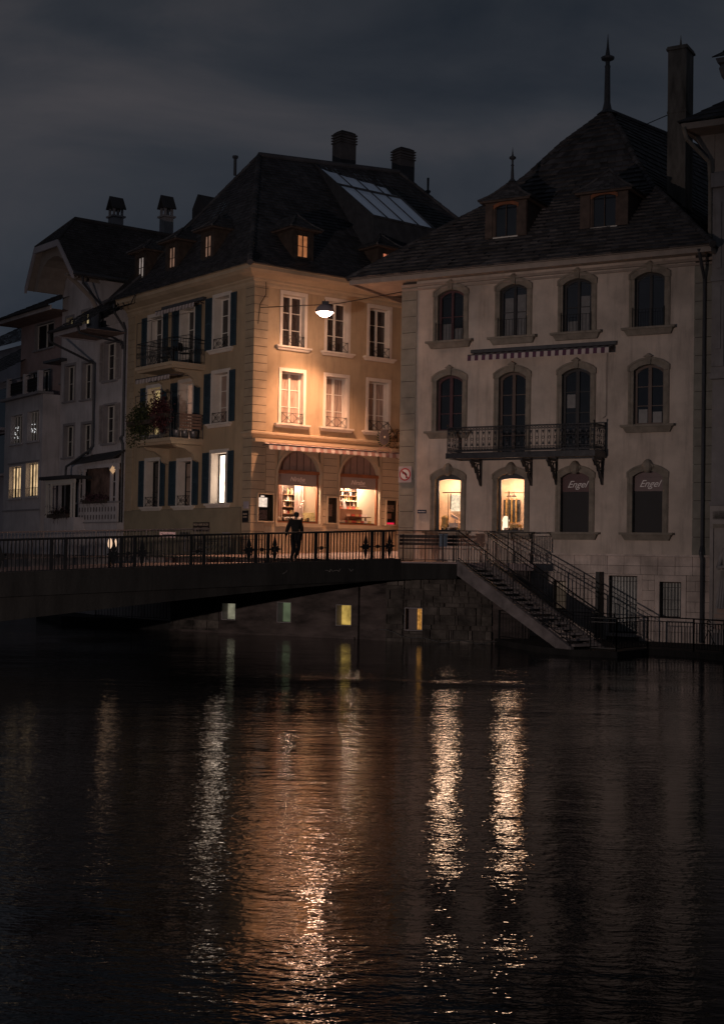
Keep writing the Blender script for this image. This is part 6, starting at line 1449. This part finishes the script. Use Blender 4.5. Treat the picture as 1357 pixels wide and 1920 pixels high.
# litter bin on the terrace railing
t = empty('litter_bin', (2.87, 48.95, 3.3), 'small blue grey litter bin hung behind the terrace railing', 'litter bin')
BN = FR((2.75, 48.98), 95, 1)
a = MB(); a.taper(BN, .0, .27, -.2, .02, 3.42, 3.86, .01, .01); a.build('body', mat('bin_blue', (.10, .14, .20), .5), t); a = MB(); a.box(BN, -.03, .30, -.23, .05, 3.861, 3.89); a.build('lid', iron, t); a = MB(); a.box(BN, .12, .15, .022, .05, 2.88, 3.86); a.build('post', iron, t)
# cafe barrier trestle behind the bridge rail at the salon
t = empty('barrier_board', (-6.0, 54.0, 2.95), 'low striped barrier trestle on the street near the hair salon', 'barrier')
a = MB()
for k in range(6): a.bar((-6.6+.13*k, 54.2, 3.0), (-6.35+.13*k, 54.2, 3.45), .025)
a.build('lattice', iron, t); a = MB(); a.bar((-6.7, 54.2, 3.5), (-5.6, 54.2, 3.5), .02); a.build('top_rail', iron, t)

# ------------------------------------------------------------------ person on the bridge
def skin(name, pts, edges, rad, m, parent, sub=2, root=0):
    me = bpy.data.meshes.new(name); base = root_loc(parent)
    me.from_pydata([tuple(Vector(p)-base) for p in pts], edges, []); o = bpy.data.objects.new(name, me); COL.objects.link(o); o.parent = parent
    md = o.modifiers.new('skin', 'SKIN'); md.use_smooth_shade = True
    for i, r in enumerate(rad):
        sv = me.skin_vertices[0].data[i]; rr = r if isinstance(r, tuple) else (r, r); sv.radius = rr; sv.use_root = (i == root)
    s_ = o.modifiers.new('sub', 'SUBSURF'); s_.levels = sub; s_.render_levels = sub; me.materials.append(m); return o
px = RLW(10.2, -.60, 0); G = Vector((px.x, px.y, px.z))
t = empty('person', G, 'person in a black jacket and dark jeans seen from behind, walking over the bridge', 'person')
X, Y, Z = Vector((1, 0, 0)), Vector((0, 1, 0)), Vector((0, 0, 1))
def Q(x, y, z): return G+(X*x+Y*y+Z*z)*1.05
sc_ = 1.0
J = dict(pel=(.03, 0, .95), wa=(.02, 0, 1.10), ch=(0, -.02, 1.28), nk=(.02, -.01, 1.46), hb=(.035, 0, 1.53), hd=(.04, .02, 1.62), ht=(.045, .03, 1.71),
         sl=(-.155, -.01, 1.40), el=(-.255, .0, 1.13), wl=(-.30, -.02, .90), sr=(.185, -.01, 1.39), er=(.23, .0, 1.12), wr=(.20, .10, .92),
         hl=(-.07, 0, .90), kl=(-.04, .04, .50), al=(-.12, .0, .09), tl=(-.15, .17, .04), hr=(.13, 0, .90), kr=(.12, .15, .52), ar=(.02, -.18, .16), tr=(.02, -.06, .04))
ks = list(J); ix = {k: i for i, k in enumerate(ks)}; P_ = [Q(*J[k]) for k in ks]
R_ = dict(pel=(.15, .11), wa=(.13, .09), ch=(.13, .085), nk=.05, hb=.055, hd=(.085, .10), ht=(.06, .07), sl=.048, el=.038, wl=.028, sr=.048, er=.038, wr=.03, hl=.09, kl=.062, al=.042, tl=.035, hr=.09, kr=.062, ar=.042, tr=.035)
Ed = [('pel', 'wa'), ('wa', 'ch'), ('ch', 'nk'), ('nk', 'hb'), ('hb', 'hd'), ('hd', 'ht'), ('ch', 'sl'), ('sl', 'el'), ('el', 'wl'), ('ch', 'sr'), ('sr', 'er'), ('er', 'wr'), ('pel', 'hl'), ('hl', 'kl'), ('kl', 'al'), ('al', 'tl'), ('pel', 'hr'), ('hr', 'kr'), ('kr', 'ar'), ('ar', 'tr')]
rad = [R_[k] for k in ks]; E_ = [(ix[a], ix[b]) for a, b in Ed]
for w_, sx_ in (('wl', -1), ('wr', 1)):
    b0 = Vector(P_[ix[w_]]); palm = b0+Vector((sx_*.005, .005, -.07)); P_.append(palm); rad.append((.034, .018)); pi_ = len(P_)-1; E_.append((ix[w_], pi_))
    for f_, (dx, L) in enumerate(((-.027, .066), (-.010, .078), (.008, .074), (.025, .058))):
        k1 = palm+Vector((dx*.3, dx, -.04)); k2 = k1+Vector((-sx_*.008, 0, -L*.5)); P_ += [k1, k2]; rad += [.0095, .0075]; E_ += [(pi_, len(P_)-2), (len(P_)-2, len(P_)-1)]
    k1 = palm+Vector((0, .036, .015)); k2 = k1+Vector((0, .018, -.038)); P_ += [k1, k2]; rad += [.011, .009]; E_ += [(pi_, len(P_)-2), (len(P_)-2, len(P_)-1)]
body = skin('body', P_, E_, rad, skin_m, t)
def sub(names, edges, radd, nm, m): 
    pp = [Q(*J[k]) if isinstance(k, str) else Q(*k) for k in names]; return skin(nm, pp, edges, radd, m, t)
sub(['pel', 'wa', 'ch', 'nk', 'sl', 'el', (-.295, -.018, .935), 'sr', 'er', (.205, .085, .955), (.03, 0, .86)], [(0, 1), (1, 2), (2, 3), (2, 4), (4, 5), (5, 6), (2, 7), (7, 8), (8, 9), (0, 10)],
    [(.185, .14), (.17, .125), (.20, .15), .088, .098, .072, .052, .098, .072, .052, (.175, .14)], 'jacket', cloth_d)
sub([(.03, 0, .93), 'hl', 'kl', (-.115, .0, .10), 'hr', 'kr', (.022, -.17, .19)], [(0, 1), (1, 2), (2, 3), (0, 4), (4, 5), (5, 6)], [(.16, .12), .105, .078, .06, .105, .078, .06], 'jeans', cloth_j)
for a_, b_, nm in (((-.12, -.04, .05), (-.15, .19, .04), 'shoe'), ((.02, -.21, .10), (.02, -.02, .03), 'shoe')):
    skin(nm, [Q(*a_), Q(*b_)], [(0, 1)], [(.05, .045), (.048, .035)], black_m, t, 2)
skin('hair', [Q(.035, -.03, 1.54), Q(.04, -.025, 1.64), Q(.045, .02, 1.73)], [(0, 1), (1, 2)], [(.075, .06), (.10, .095), (.08, .09)], hair_m, t)
fc = MB()   # face, looking away from the picture
hc = Q(.04, .02, 1.62)
fc.lathe(hc+Vector((0, .105, -.02)), [(.0, -.02), (.014, -.01), (.008, .02), (.0, .035)], 6)
for s_ in (-1, 1): fc.lathe(hc+Vector((s_*.088, .0, 0)), [(.0, -.03), (.012, -.01), (.014, .015), (.0, .03)], 6)
fc.build('nose_and_ears', skin_m, t); ey = MB()
for s_ in (-1, 1): ey.lathe(hc+Vector((s_*.032, .092, .012)), [(.0, -.008), (.011, 0), (.0, .008)], 6)
ey.build('eyes', black_m, t)
mo = MB(); mo.box(FR((hc.x, hc.y+.1), 90, -1), -.022, .022, -.008, .004, hc.z-.052, hc.z-.044); mo.build('mouth', mat('lips', (.30, .12, .10), .5), t)
